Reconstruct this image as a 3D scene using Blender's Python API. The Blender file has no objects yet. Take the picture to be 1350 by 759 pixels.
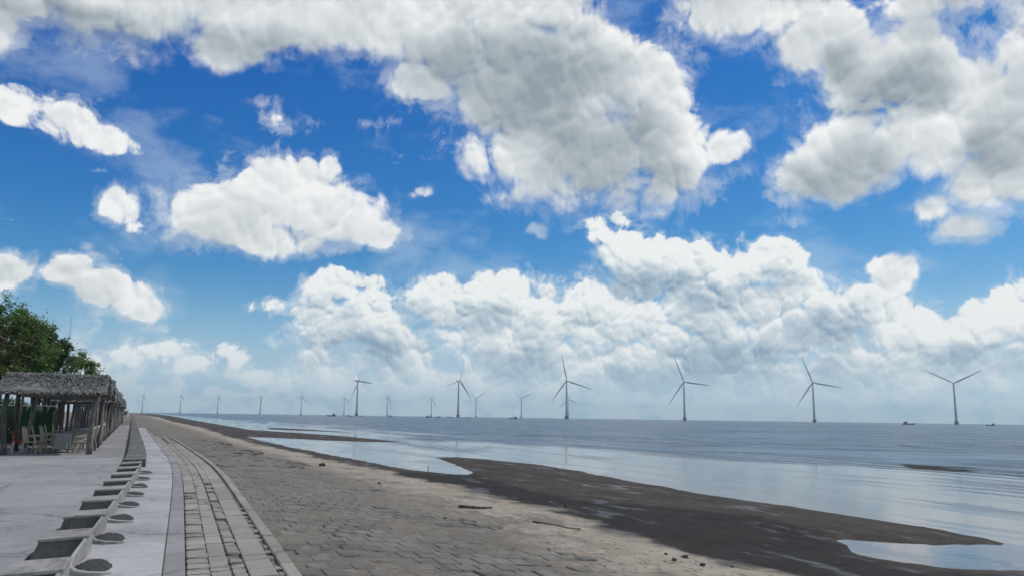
# Seawall promenade, tidal beach and offshore wind farm under a cumulus sky.
import bpy, bmesh, math, random
import numpy as np
from mathutils import Vector, Matrix, noise as mnoise

scene = bpy.context.scene
COL = scene.collection

# ------------------------------------------------------------------ camera
EYE = 1.6
PITCH, ROLL, YAW = math.atan(170 / 1040), math.atan(0.0138), math.radians(22.3)
_f = Vector((math.sin(YAW) * math.cos(PITCH), math.cos(YAW) * math.cos(PITCH), math.sin(PITCH)))
_r = Vector((math.cos(YAW), -math.sin(YAW), 0))
_u = _r.cross(_f)
_r2 = _r * math.cos(ROLL) + _u * math.sin(ROLL)
_u2 = _u * math.cos(ROLL) - _r * math.sin(ROLL)
cam = bpy.data.cameras.new('camera')
cam.sensor_width = 36.0
cam.lens = 36.0 * 1040 / 1350
cam.clip_start, cam.clip_end = 0.1, 60000
cam_o = bpy.data.objects.new('camera', cam)
COL.objects.link(cam_o)
m = Matrix((_r2, _u2, -_f)).transposed().to_4x4()
m.translation = (0, 0, EYE)
cam_o.matrix_world = m
scene.camera = cam_o

# ------------------------------------------------------------------ render settings
scene.render.engine = 'CYCLES'
cy = scene.cycles
cy.use_adaptive_sampling = True
cy.adaptive_threshold = 0.012
cy.adaptive_min_samples = 10
cy.use_denoising = True
cy.max_bounces = 5
cy.diffuse_bounces = 2
cy.glossy_bounces = 3
cy.transmission_bounces = 3
cy.transparent_max_bounces = 6
cy.volume_bounces = 0
cy.caustics_reflective = False
cy.caustics_refractive = False
vs = scene.view_settings
vs.view_transform = 'Standard'
vs.look = 'None'
vs.exposure = 0.0
vs.gamma = 1.0
vs.use_curve_mapping = False

# ------------------------------------------------------------------ sun
SUN_AZ, SUN_EL = math.radians(84), math.radians(60)
SUN = Vector((math.sin(SUN_AZ) * math.cos(SUN_EL), math.cos(SUN_AZ) * math.cos(SUN_EL), math.sin(SUN_EL)))
sun = bpy.data.lights.new('sun', 'SUN')
sun.energy = 2.6
sun.angle = math.radians(0.6)
sun.color = (1.0, 0.955, 0.88)
sun_o = bpy.data.objects.new('sun', sun)
COL.objects.link(sun_o)
sun_o.rotation_euler = (-SUN).to_track_quat('-Z', 'Y').to_euler()
sun_o.location = (0, 0, 60)

# ------------------------------------------------------------------ node helpers
class G:
    """Thin expression builder over a node tree."""
    def __init__(s, nt): s.nt = nt
    def n(s, t, **k):
        x = s.nt.nodes.new(t)
        for a, b in k.items(): setattr(x, a, b)
        return x
    def put(s, sock, v):
        if isinstance(v, bpy.types.NodeSocket): s.nt.links.new(v, sock)
        elif v is not None:
            if sock.type == 'RGBA' and not isinstance(v, (int, float)) and len(v) == 3: v = (*v, 1)
            sock.default_value = v
    def m(s, op, a, b=None, c=None, clamp=False):
        x = s.n('ShaderNodeMath', operation=op, use_clamp=clamp)
        for i, v in enumerate((a, b, c)):
            if v is not None: s.put(x.inputs[i], v)
        return x.outputs[0]
    def add(s, a, b): return s.m('ADD', a, b)
    def sub(s, a, b): return s.m('SUBTRACT', a, b)
    def mul(s, a, b, clamp=False): return s.m('MULTIPLY', a, b, clamp=clamp)
    def mad(s, a, b, c, clamp=False): return s.m('MULTIPLY_ADD', a, b, c, clamp)
    def mx(s, a, b): return s.m('MAXIMUM', a, b)
    def mn(s, a, b): return s.m('MINIMUM', a, b)
    def v(s, op, a, b=None, c=None):
        x = s.n('ShaderNodeVectorMath', operation=op)
        for i, q in enumerate((a, b, c)):
            if q is not None: s.put(x.inputs[i], q)
        return x.outputs['Value'] if op in ('DOT_PRODUCT', 'LENGTH', 'DISTANCE') else x.outputs[0]
    def vs(s, a, k):
        x = s.n('ShaderNodeVectorMath', operation='SCALE'); s.put(x.inputs[0], a); s.put(x.inputs['Scale'], k)
        return x.outputs[0]
    def sep(s, a):
        x = s.n('ShaderNodeSeparateXYZ'); s.put(x.inputs[0], a); return x.outputs
    def comb(s, a, b, c):
        x = s.n('ShaderNodeCombineXYZ')
        for i, q in enumerate((a, b, c)): s.put(x.inputs[i], q)
        return x.outputs[0]
    def ss(s, a, lo, hi, o0=0.0, o1=1.0):
        x = s.n('ShaderNodeMapRange', interpolation_type='SMOOTHSTEP')
        for i, q in enumerate((a, lo, hi, o0, o1)): s.put(x.inputs[i], q)
        return x.outputs[0]
    def lin(s, a, lo, hi, o0=0.0, o1=1.0):
        x = s.n('ShaderNodeMapRange'); x.clamp = True
        for i, q in enumerate((a, lo, hi, o0, o1)): s.put(x.inputs[i], q)
        return x.outputs[0]
    def noise(s, p, scale, detail=4.0, rough=0.5, dist=0.0, color=False, dim='3D'):
        x = s.n('ShaderNodeTexNoise', noise_dimensions=dim)
        s.put(x.inputs['Vector'], p)
        for k, q in (('Scale', scale), ('Detail', detail), ('Roughness', rough), ('Distortion', dist)): s.put(x.inputs[k], q)
        return x.outputs[1 if color else 0]
    def vor(s, p, scale, detail=0.0, rough=0.5, feature='F1', rand=1.0, out=0, dim='3D'):
        x = s.n('ShaderNodeTexVoronoi', feature=feature, voronoi_dimensions=dim)
        s.put(x.inputs['Vector'], p)
        for k, q in (('Scale', scale), ('Detail', detail), ('Roughness', rough), ('Randomness', rand)):
            if k in x.inputs: s.put(x.inputs[k], q)
        return x.outputs[out]
    def mix(s, f, a, b, mode='MIX'):
        x = s.n('ShaderNodeMix', data_type='RGBA', blend_type=mode); x.clamp_factor = True
        s.put(x.inputs[0], f); s.put(x.inputs[6], a); s.put(x.inputs[7], b)
        return x.outputs[2]

# ------------------------------------------------------------------ world: Nishita sky with cumulus
# clouds are given as (azimuth, elevation, half width, half height) in degrees
CL_A = [(21.3, 19.8, 3.6, 3.0, 0.95), (20.0, 22.5, 3.2, 2.4, 0.95), (5.3, 19.9, 2.6, 1.0, 0.15), (3.4, 21.2, 1.4, 0.4, 0.2), (-1.5, 11.6, 2.6, 1.2, 0.3), (-3.6, 12.0, 1.6, 1.0, 0.4), (47.5, 13.6, 1.0, 0.3, 0.1), (12.5, 20.5, 2.0, 1.0, 0.1), (54.0, 26.6, 6.0, 2.8, 0.85), (47.5, 22.6, 3.6, 2.2, 0.9), (51.5, 18.0, 3.0, 2.4, 0.8), (-12.1, 24.9, 3.6, 1.8), (-6.4, 25.7, 5.9, 2.6), (-3.8, 23.2, 1.7, 1.0, 0.50), (2.4, 27.2, 7.8, 2.9), (1.1, 24.5, 3.1, 1.3), (10.6, 28.2, 9.6, 3.2), (18.8, 26.8, 7.0, 4.2), (15.4, 23.6, 2.9, 1.5), (23.6, 22.8, 7.2, 4.9), (27.0, 19.6, 7.4, 4.5), (32.7, 18.7, 4.7, 4.0), (31.3, 23.4, 4.3, 3.1), (27.6, 26.3, 3.5, 2.0), (22.5, 16.1, 2.6, 1.2, 0.60), (31.5, 15.7, 3.3, 1.1, 0.60), (19.9, 28.3, 8.8, 3.4), (-11.6, 18.7, 2.0, 1.1, 0.75), (-8.8, 18.2, 2.0, 0.9, 0.75), (-6.5, 17.4, 2.0, 0.8, 0.85), (5.4, 15.1, 3.6, 2.5), (1.2, 13.4, 3.9, 2.1), (9.1, 14.2, 3.8, 2.4), (12.2, 12.9, 2.6, 1.1), (-4.8, 13.4, 1.7, 1.5, 0.60), (4.3, 12.1, 4.6, 1.3), (6.6, 16.8, 1.5, 1.0), (8.8, 17.3, 0.8, 0.7), (40.6, 27.8, 5.9, 2.0, 0.95), (36.8, 28.5, 2.8, 1.2, 0.70), (44.9, 25.1, 3.4, 2.3, 0.95), (51.1, 23.4, 2.5, 2.1), (46.8, 18.8, 3.8, 3.4), (45.0, 16.7, 3.4, 2.1), (49.7, 20.3, 3.7, 2.8), (53.2, 19.3, 3.0, 3.2), (54.2, 14.9, 2.5, 1.9), (52.5, 12.1, 1.9, 0.9, 0.9), (56.7, 22.7, 2.4, 3.5, 0.70), (56.0, 17.4, 2.4, 3.2), (42.9, 15.4, 2.1, 0.9, 0.75), (50.8, 13.6, 1.5, 1.0, 0.9), (38.4, 19.1, 1.5, 1.1, 1.1), (39.4, 17.5, 1.0, 0.6, 0.45), (48.6, 9.9, 1.6, 1.1, 1.1), (42.1, 13.6, 0.8, 0.4, 0.45), (-4.7, 7.6, 2.6, 1.5, 0.85), (-2.9, 6.7, 1.5, 0.8), (-7.4, 8.5, 1.3, 1.0, 0.85), (-10.7, 8.0, 1.6, 1.2, 0.85), (-5.8, 10.0, 1.3, 0.5, 0.40), (15.7, 16.1, 1.2, 0.4, 0.45), (24.6, 13.4, 0.8, 0.5, 0.50), (58.7, 20.4, 3.0, 5.1), (59.1, 13.3, 2.9, 2.2), (-15.0, 22.8, 3.0, 1.7), (-13.7, 7.9, 1.8, 1.3), (0.5, 31.4, 15.3, 2.6), (40.8, 31.9, 16.0, 1.8), (-14.5, 18.1, 1.5, 0.9)]
CL_B = [(10.2, 8.8, 2.7, 1.5), (9.3, 6.4, 2.6, 2.2), (12.8, 6.0, 2.6, 2.4), (14.5, 3.9, 1.9, 1.9), (4.8, 7.4, 1.4, 0.6, 0.55), (8.6, 4.0, 2.1, 1.6, 0.60), (16.8, 8.3, 2.0, 1.8), (18.7, 7.0, 3.0, 2.3), (21.6, 8.6, 2.3, 2.2), (21.5, 5.4, 4.4, 2.7), (24.0, 6.5, 2.8, 2.7), (24.8, 3.8, 3.8, 2.0), (29.3, 13.5, 1.6, 1.0), (31.2, 12.0, 2.5, 1.8), (33.6, 11.1, 2.7, 1.7), (36.3, 10.0, 2.6, 1.8), (40.5, 10.9, 2.2, 1.5), (42.0, 11.3, 1.3, 1.0), (43.1, 8.7, 2.3, 2.0), (32.0, 7.9, 5.1, 2.8), (37.8, 7.0, 5.7, 3.0), (42.8, 6.4, 3.9, 2.9), (47.0, 7.5, 1.8, 1.4), (48.8, 6.1, 2.2, 1.7), (51.1, 5.1, 2.5, 1.6), (53.5, 5.7, 2.0, 1.9), (55.5, 6.3, 1.9, 2.3), (27.9, 7.1, 2.5, 2.2), (34.6, 3.8, 9.4, 2.2), (49.1, 3.2, 7.9, 1.9), (42.6, 2.8, 9.6, 2.0), (27.0, 2.7, 6.5, 1.6), (3.0, 4.2, 1.5, 0.8, 0.95), (1.2, 3.2, 2.9, 1.0, 0.55), (-3.1, 3.7, 1.5, 0.8, 0.9), (-0.6, 3.9, 1.0, 0.7, 0.9), (4.1, 2.6, 2.0, 0.7, 0.55), (9.2, 2.2, 3.1, 1.2), (15.1, 2.0, 3.2, 1.3), (-5.6, 2.5, 2.6, 1.0, 0.50), (21.0, 2.4, 3.3, 1.4), (58.5, 5.7, 2.2, 2.7), (60.8, 3.9, 3.4, 2.6), (-12.8, 2.6, 3.3, 1.3)]
# thick cores, where a cloud lets less light through
CL_G = [(31.5, 17.0, 3.0, 1.3), (45.2, 16.2, 2.6, 1.0), (28.7, 19.0, 4.0, 3.2), (23.6, 22.3, 3.5, 2.1), (22.4, 24.8, 7.0, 2.0), (46.7, 17.0, 1.9, 1.7), (46.1, 23.2, 1.2, 1.0), (48.1, 21.0, 1.9, 1.4), (54.7, 16.7, 2.1, 1.1), (50.2, 21.4, 1.8, 1.4), (-8.5, 23.6, 3.9, 0.9), (2.6, 25.0, 4.2, 1.0)]
CL_H = [(32.5, 9.8, 2.7, 1.0), (36.8, 8.4, 1.6, 0.7), (41.9, 10.0, 1.5, 0.7), (44.2, 6.3, 1.9, 0.9), (37.7, 3.8, 4.6, 0.9), (33.5, 2.8, 4.2, 0.7), (20.4, 7.3, 1.7, 0.7), (22.7, 3.8, 2.7, 0.8), (43.6, 3.3, 2.9, 0.7), (53.0, 4.1, 2.9, 0.7), (12.3, 4.1, 2.1, 0.8)]

world = bpy.data.worlds.new('World')
scene.world = world
world.use_nodes = True
wt = world.node_tree
wt.nodes.clear()
g = G(wt)
SKY_STRENGTH = 0.1
dirn = g.n('ShaderNodeTexCoord').outputs['Generated']
dx, dy, dz = g.sep(dirn)
el = g.mul(g.m('ARCSINE', dz), 57.2958)
az = g.mul(g.m('ARCTAN2', dx, dy), 57.2958)
P = g.comb(az, el, 0.0)
Q = g.vs(dirn, 57.2958)

sky = g.n('ShaderNodeTexSky', sky_type='NISHITA')
sky.sun_disc = False
sky.sun_elevation = SUN_EL
sky.sun_rotation = SUN_AZ
sky.altitude = 0
sky.air_density = 1.0
sky.dust_density = 0.3
sky.ozone_density = 1.6
hs = g.n('ShaderNodeHueSaturation')
hs.inputs['Saturation'].default_value = 1.22
hs.inputs['Value'].default_value = 1.0
g.put(hs.inputs['Color'], sky.outputs[0])
sr = g.n('ShaderNodeSeparateColor'); g.put(sr.inputs[0], hs.outputs[0])
chan = []
for i, (ex, k) in enumerate(((2.43, 2.9), (1.4, 1.05), (0.9, 0.92))):   # the deep blue of this clear tropical air
    v0 = g.mul(sr.outputs[i], SKY_STRENGTH)
    chan.append(g.mul(g.mn(v0, g.mul(g.m('POWER', v0, ex), k)), 1 / SKY_STRENGTH))
sc_ = g.n('ShaderNodeCombineColor')
for i in range(3): g.put(sc_.inputs[i], chan[i])
clear = sc_.outputs[0]

def blobs(p, L, k=0.35, hard=True):
    out = None
    for a, e, ra, re, *st in L:
        ra, re = ra * 1.12 + 0.1, re * 1.12 + 0.1
        t = g.v('MULTIPLY_ADD', p, (1 / ra, 1 / re, 0), (-a / ra, -e / re, 0))
        d = g.v('DOT_PRODUCT', t, t)
        wt_ = min(1.0, max(0.42, re / 1.7))                  # small clouds are thin and frayed
        d = g.mad(d, wt_, 1 - wt_ * (st[0] if st else 1.0))
        if out is None: out = d
        else: out = g.m('SMOOTH_MIN', out, d, k)
    return g.sub(1.0, out)          # 1 at a centre, 0 on the outline, negative outside

# outside the picture the same kind of sky simply goes on
off = g.mx(g.sub(g.m('ABSOLUTE', g.sub(az, 22.0)), 40.0), g.sub(el, 33.0))
beyond = g.ss(off, 0.0, 8.0)
gen_n = g.noise(Q, 0.045, 3, 0.5)
genA = g.mad(g.sub(gen_n, 0.50), 9.0, g.mad(beyond, 3.0, -3.0))
off2 = g.ss(g.sub(g.m('ABSOLUTE', g.sub(az, 23.0)), 37.0), 0.0, 6.0)
genB = g.add(g.mad(g.sub(gen_n, 0.47), 9.0, g.mad(off2, 3.0, -3.0)), g.lin(el, 4, 12, 0.5, -4.0))

SU, SV = 0.35, 0.94                 # towards the light, in azimuth and elevation
# S3 = Vector((math.cos(math.radians(22)) * SU, -math.sin(math.radians(22)) * SU, SV))

def layer(L, gen, cores, size, warp, edge, fuzz, delta, gain, kmac, kh, base):
    def puffs(p):                                                  # heaped domes of three sizes
        w = g.v('SUBTRACT', g.noise(p, 0.40 / size, 2.0, 0.5, color=True, dim='2D'), (0.5, 0.5, 0.5))
        q = g.v('ADD', p, g.vs(w, 1.1 * size))
        f1 = g.vor(q, 0.70 / size, dim='2D')
        f2 = g.vor(q, 1.9 / size, dim='2D')
        f3 = g.vor(q, 4.6 / size, dim='2D')
        H = g.mad(g.mul(f1, f1), -1.35, g.mad(g.mul(f2, f2), -0.60, g.mad(g.mul(f3, f3), -0.22, 0.42)))
        return w, q, H
    w2, q2, h0 = puffs(P)
    _, _, h1 = puffs(g.v('ADD', P, (SU * delta, SV * delta, 0)))
    fine = g.sub(g.noise(q2, 2.4 / size, 7, 0.68, dim='2D'), 0.5)
    big = g.v('SUBTRACT', g.noise(P, 0.30 / size, 3.0, 0.55, color=True, dim='2D'), (0.5, 0.5, 0.5))
    p2 = g.v('ADD', P, g.v('MULTIPLY', big, (warp, warp * 0.8, 0)))
    M = g.mx(blobs(p2, L), gen)
    M5 = blobs(g.v('ADD', p2, (SU * delta * 5.5, SV * delta * 5.5, 0)), L)
    Mc = g.m('SMOOTH_MIN', g.mul(M, 1.3), 1.05, 0.5)
    Md = g.mx(g.m('SMOOTH_MIN', g.mul(M5, 1.3), 1.05, 0.5), -1.2)
    D = g.add(g.mad(h0, kh, Mc), g.mul(fine, 0.95))
    bx_, by_, _z = g.sep(big)
    slope = g.mx(g.mn(g.sub(Md, Mc), 0.6), -0.6)                   # negative on the crowns, positive on the bases
    soft = g.mx(g.mad(slope, 0.6, g.mad(bx_, 1.4, fuzz)), 0.42)    # crisp crowns, frayed bases
    alpha = g.ss(D, edge, g.add(soft, edge))
    fringe = g.mul(g.ss(g.mad(fine, 1.6, D), edge - 0.55, edge + 0.40), g.ss(by_, 0.12, -0.10, 0.0, 0.42))   # torn veils round the rims
    alpha = g.mx(alpha, fringe)
    deep = g.ss(D, edge + 0.35, edge + 1.5)
    relief = g.mul(g.sub(h0, h1), g.mad(deep, -0.45 * gain, gain))
    relief = g.mad(fine, 0.16, relief)
    macro = g.mul(g.mx(g.mn(g.sub(Mc, Md), 0.7), -0.9), kmac)
    core = g.ss(blobs(g.v('ADD', P, g.v('MULTIPLY', big, (warp, warp, 0))), cores, 0.5), -1.1, 0.9)
    lum = g.add(g.add(relief, macro), g.add(g.mul(by_, 0.55), g.mad(core, -0.44, g.mad(deep, -0.16, base))))
    lum = g.mad(g.sub(1.0, alpha), 0.12, lum)                      # thin rims let the light through
    return alpha, g.m('ADD', lum, 0.0, clamp=True)

def shade(lum, lo, mid, hi):
    x = g.n('ShaderNodeValToRGB')
    cr = x.color_ramp
    cr.elements[0].position = 0.0; cr.elements[0].color = (*lo, 1)
    cr.elements[1].position = 0.85; cr.elements[1].color = (*hi, 1)
    e = cr.elements.new(0.42); e.color = (*mid, 1)
    g.put(x.inputs[0], lum)
    return x.outputs[0]

K = 1.0 / SKY_STRENGTH
def c3(r, gg, b):
    f = lambda v: ((v / 255 + 0.055) / 1.055) ** 2.4 if v > 10 else v / 255 / 12.92
    return tuple(f(v) for v in (r, gg, b))

# haze along the horizon
hz = g.ss(el, -1.0, 10.0, 0.85, 0.0)
col = g.mix(hz, clear, tuple(v * K for v in c3(146, 199, 230)))
# thin high veils
vl = g.noise(g.v('MULTIPLY', P, (0.55, 1.0, 1)), 0.16, 6, 0.6, dim='2D')
col = g.mix(g.mul(g.ss(vl, 0.50, 0.72), 0.30), col, tuple(v * K for v in c3(205, 220, 235)))
# far bank low over the sea
fb = g.noise(g.v('MULTIPLY', P, (1, 1.5, 1)), 0.42, 6, 0.58, dim='2D')
fa = g.mul(g.ss(g.add(fb, g.lin(el, 0.5, 8.5, 0.10, -0.28)), 0.44, 0.62), 0.75)
col = g.mix(fa, col, tuple(v * K for v in c3(208, 222, 229)))
aB, lB = layer(CL_B, genB, CL_H, 1.6, 2.2, -0.05, 0.72, 0.32, 1.0, 0.32, 0.85, 0.73)
cB = shade(lB, c3(132, 158, 180), c3(188, 203, 213), c3(243, 245, 244))
fadeB = g.ss(el, -0.5, 5.5, 0.78, 0.05)
hzB = tuple(v for v in c3(182, 208, 224))
cB = g.mix(fadeB, cB, hzB)
aB = g.mul(aB, g.ss(el, 0.0, 3.5, 0.45, 1.0))
col = g.mix(aB, col, g.vs(cB, K))
aA, lA = layer(CL_A, genA, CL_G, 2.4, 2.7, -0.06, 0.80, 0.5, 0.55, 0.17, 0.70, 0.66)
cA = shade(lA, c3(148, 159, 168), c3(196, 204, 209), c3(244, 245, 245))
col = g.mix(aA, col, g.vs(cA, K))

bg = g.n('ShaderNodeBackground')
g.put(bg.inputs[0], col)
bg.inputs[1].default_value = SKY_STRENGTH
wo = g.n('ShaderNodeOutputWorld')
wt.links.new(bg.outputs[0], wo.inputs[0])
world.cycles.sampling_method = 'MANUAL'
world.cycles.sample_map_resolution = 512

# ------------------------------------------------------------------ mesh helpers
rnd = random.Random(7)

def link(o, parent=None):
    COL.objects.link(o)
    if parent is not None: o.parent = parent
    return o

def mesh_obj(name, bm, mat, parent=None, smooth=False, loc=None, rz=0.0):
    me = bpy.data.meshes.new(name)
    bm.normal_update()
    bm.to_mesh(me); bm.free()
    if smooth:
        for p in me.polygons: p.use_smooth = True
    if mat is not None: me.materials.append(mat)
    o = bpy.data.objects.new(name, me)
    if loc is not None: o.location = loc
    if rz: o.rotation_euler.z = rz
    return link(o, parent)

def pydata(name, v, f, mat, parent=None, smooth=False):
    me = bpy.data.meshes.new(name)
    me.from_pydata(v, [], f); me.update()
    if smooth: me.polygons.foreach_set('use_smooth', [True] * len(me.polygons))
    if mat is not None: me.materials.append(mat)
    return link(bpy.data.objects.new(name, me), parent)

def inst(src, name, loc, rot=(0, 0, 0), scale=(1, 1, 1), parent=None):
    o = bpy.data.objects.new(name, src if isinstance(src, bpy.types.Mesh) else src.data)
    o.location, o.rotation_euler, o.scale = loc, rot, scale
    return link(o, parent)

def empty(name, loc=(0, 0, 0), rz=0.0):
    o = bpy.data.objects.new(name, None)
    o.empty_display_size = 0.3
    o.location = loc; o.rotation_euler.z = rz
    return link(o)

def tag(o, label, cat, group=None):
    o['label'] = label; o['category'] = cat
    if group: o['group'] = group
    return o

def struct(o):
    o['kind'] = 'structure'
    return o

def add_box(bm, x0, x1, y0, y1, z0, z1, bev=0.0):
    vs_ = [bm.verts.new(p) for p in ((x0, y0, z0), (x1, y0, z0), (x1, y1, z0), (x0, y1, z0), (x0, y0, z1), (x1, y0, z1), (x1, y1, z1), (x0, y1, z1))]
    fs = [bm.faces.new([vs_[i] for i in q]) for q in ((3, 2, 1, 0), (4, 5, 6, 7), (0, 1, 5, 4), (1, 2, 6, 5), (2, 3, 7, 6), (3, 0, 4, 7))]
    if bev:
        es = list({e for f in fs for e in f.edges})
        bmesh.ops.bevel(bm, geom=es, offset=bev, segments=1, affect='EDGES')

def add_tube(bm, pts, radii, n=8, cap=True):
    rings = []
    pts = [Vector(p) for p in pts]
    for i, p in enumerate(pts):
        d = (pts[min(i + 1, len(pts) - 1)] - pts[max(i - 1, 0)]).normalized()
        a = d.orthogonal().normalized() if i == 0 else (rings_a - d * rings_a.dot(d)).normalized()
        rings_a = a
        b = d.cross(a)
        rings.append([bm.verts.new(p + (a * math.cos(2 * math.pi * k / n) + b * math.sin(2 * math.pi * k / n)) * radii[i]) for k in range(n)])
    for i in range(len(rings) - 1):
        for k in range(n):
            bm.faces.new((rings[i][k], rings[i][(k + 1) % n], rings[i + 1][(k + 1) % n], rings[i + 1][k]))
    if cap:
        bm.faces.new(rings[0][::-1]); bm.faces.new(rings[-1])

def material(name, build, disp=False):
    mt = bpy.data.materials.new(name)
    mt.use_nodes = True
    nt = mt.node_tree
    nt.nodes.clear()
    q = G(nt)
    bs = q.n('ShaderNodeBsdfPrincipled')
    out = q.n('ShaderNodeOutputMaterial')
    nt.links.new(bs.outputs[0], out.inputs[0])
    build(q, bs)
    return mt

def bump(q, bs, h, strength=0.5, dist=0.02):
    b = q.n('ShaderNodeBump')
    b.inputs['Strength'].default_value = strength
    b.inputs['Distance'].default_value = dist
    q.put(b.inputs['Height'], h)
    q.nt.links.new(b.outputs[0], bs.inputs['Normal'])

def geo(q): return q.n('ShaderNodeNewGeometry').outputs['Position']
def objrand(q): return q.n('ShaderNodeObjectInfo').outputs['Random']

def concrete(name, c0, c1, stain=(0.09, 0.088, 0.085), amt=0.5, rough=0.85, sc=1.0, rvar=0.12):
    def b(q, bs):
        p = geo(q)
        n1 = q.noise(p, 0.7 * sc, 6, 0.6)
        n2 = q.noise(p, 7.0 * sc, 5, 0.65)
        n3 = q.noise(q.v('MULTIPLY', p, (1, 0.35, 1)), 1.6 * sc, 6, 0.7)
        c = q.mix(q.ss(q.mad(n2, 0.4, q.mul(n1, 0.6)), 0.35, 0.66), c0, c1)
        c = q.mix(q.mul(q.ss(n3, 0.52, 0.72), amt), c, stain)
        blot = q.noise(q.v('MULTIPLY', p, (1, 0.6, 1)), 0.23 * sc, 7, 0.68)
        c = q.mix(q.mul(q.ss(blot, 0.53, 0.64), 0.32), c, stain)
        c = q.mix(q.mul(q.ss(q.noise(p, 0.37 * sc, 6, 0.7), 0.57, 0.68), 0.30), c, tuple(v * 1.3 for v in c1))
        cr = q.vor(q.v('ADD', p, q.vs(q.noise(p, 1.3, 4, 0.6, color=True), 0.7)), 0.33 * sc, feature='DISTANCE_TO_EDGE')
        c = q.mix(q.mul(q.ss(cr, 0.012, 0.003), 0.55), c, tuple(v * 0.5 for v in stain))
        c = q.mix(1.0, c, q.comb(*[q.lin(objrand(q), 0, 1, 1 - rvar, 1 + rvar)] * 3), 'MULTIPLY')
        q.put(bs.inputs['Base Color'], c)
        q.put(bs.inputs['Roughness'], rough)
        bump(q, bs, q.noise(p, 28 * sc, 5, 0.7), 0.5, 0.01)
    return material(name, b)

M_PROM = concrete('promenade_concrete', (0.195, 0.197, 0.197), (0.265, 0.266, 0.262), (0.125, 0.127, 0.122), 0.75, 0.8)
M_APRON = concrete('apron_concrete', (0.285, 0.287, 0.287), (0.38, 0.38, 0.378), (0.17, 0.17, 0.165), 0.65, 0.8)
M_KERB = concrete('kerb_concrete', (0.195, 0.20, 0.195), (0.25, 0.25, 0.24), (0.13, 0.13, 0.12), 0.5)
M_EDGE = concrete('edge_slab_concrete', (0.21, 0.196, 0.172), (0.28, 0.262, 0.232), (0.12, 0.115, 0.105), 0.5)
M_BLOCK = concrete('revetment_concrete', (0.105, 0.098, 0.083), (0.168, 0.157, 0.134), (0.068, 0.065, 0.055), 0.55, 0.9, 1.0, 0.16)
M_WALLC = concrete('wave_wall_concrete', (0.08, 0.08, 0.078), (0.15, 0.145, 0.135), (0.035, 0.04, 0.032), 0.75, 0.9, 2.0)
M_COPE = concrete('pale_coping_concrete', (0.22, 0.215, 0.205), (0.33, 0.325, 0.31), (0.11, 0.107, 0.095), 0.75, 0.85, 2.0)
M_DIRT = concrete('inland_soil', (0.12, 0.105, 0.085), (0.19, 0.17, 0.14), (0.07, 0.07, 0.05), 0.6, 0.95, 0.3)

# ------------------------------------------------------------------ the shore, in metres: x across, y along the dike, z up
SEA_Z = -0.6
def bend(s):                                   # the dike turns three degrees to the left beyond 26 m
    k = 3.0
    x = (s - 26.0) / k
    return -0.0524 * k * (math.log1p(math.exp(x)) if x < 30 else x)
def bang(s): return math.atan(0.0524 / (1 + math.exp(-max(-30, min(30, (s - 26.0) / 3.0)))))
def W(t, s, z=0.0): return (t + bend(s), s, z)
bend_np = lambda s: -0.0524 * 3.0 * np.logaddexp(0, (s - 26.0) / 3.0)

LAND = ([(12.01, 8.61), (11.09, 9.16), (10.79, 9.74), (10.76, 10.72), (11.1, 11.28), (11.56, 11.87), (11.73, 11.93), (12.04, 11.55), (12.9, 10.96), (14.15, 10.48), (14.37, 10.62),
         (14.6, 11.33), (14.76, 12.49), (14.83, 14.16), (14.9, 16.69), (14.56, 19.39), (14.94, 24.11), (15.63, 30.62), (15.67, 35.5), (14.89, 39.65), (14.02, 42.08), (12.9, 41.82),
         (12.25, 37.93), (11.76, 34.39), (11.06, 31.01), (10.37, 29.23), (9.69, 29.98), (8.82, 32.36), (8.31, 38.83), (7.7, 46.19), (6.85, 56.56), (6.23, 69.29), (5.7, 81.7),
         (8.08, 78.64), (11.71, 70.57), (14.33, 67.32), (16.59, 66.45), (17.25, 68.01), (16.95, 73.04), (15.83, 85.94), (13.44, 97.35), (10.96, 107.11), (8.86, 116.28),
         (7.53, 149.73), (5.21, 208.58), (2.38, 286.37), (-1.71, 420.4), (-9.53, 649.57), (-60, 1700), (-400, 1700), (-400, -60), (26, -60), (22, -10), (18, 3), (14.5, 6.8)])
BAR = [(12.99, 136.6), (15.67, 130.81), (18.4, 117.91), (20.27, 103.82), (19.67, 100.73), (16.99, 108.83), (13.83, 115.32), (12.03, 123.06)]
BANK = [(35.31, 31.71), (37.94, 33.04), (38.09, 31.94), (37.02, 29.49), (34.74, 27.56), (32.54, 26.91), (32.17, 28.04)]
SAND = [(7.9, -60), (7.9, 6), (7.87, 8.72), (7.63, 9.92), (7.55, 11.07), (7.36, 12.66), (7.88, 15.98), (7.98, 19.51), (7.96, 23.83), (7.36, 26.98), (7.01, 32.71), (6.56, 39.28), (5.91, 48.76), (5.17, 60.33), (4.01, 78.5), (2.43, 129.49), (-2, 200), (-10, 400), (-40, 800), (-400, 800), (-400, -60)]
DARK = [(10.47, 29.1), (9.92, 24.94), (9.53, 21.04), (10.23, 18.38), (11.12, 16.91), (12.12, 14.8), (12.2, 12.36), (11.4, 11.6), (10.5, 10.6), (10.5, 9), (12, 7.5), (16, 3), (16, -40), (6, -40), (6, 12), (7, 20), (7.2, 30), (9.6, 30)]

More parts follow.
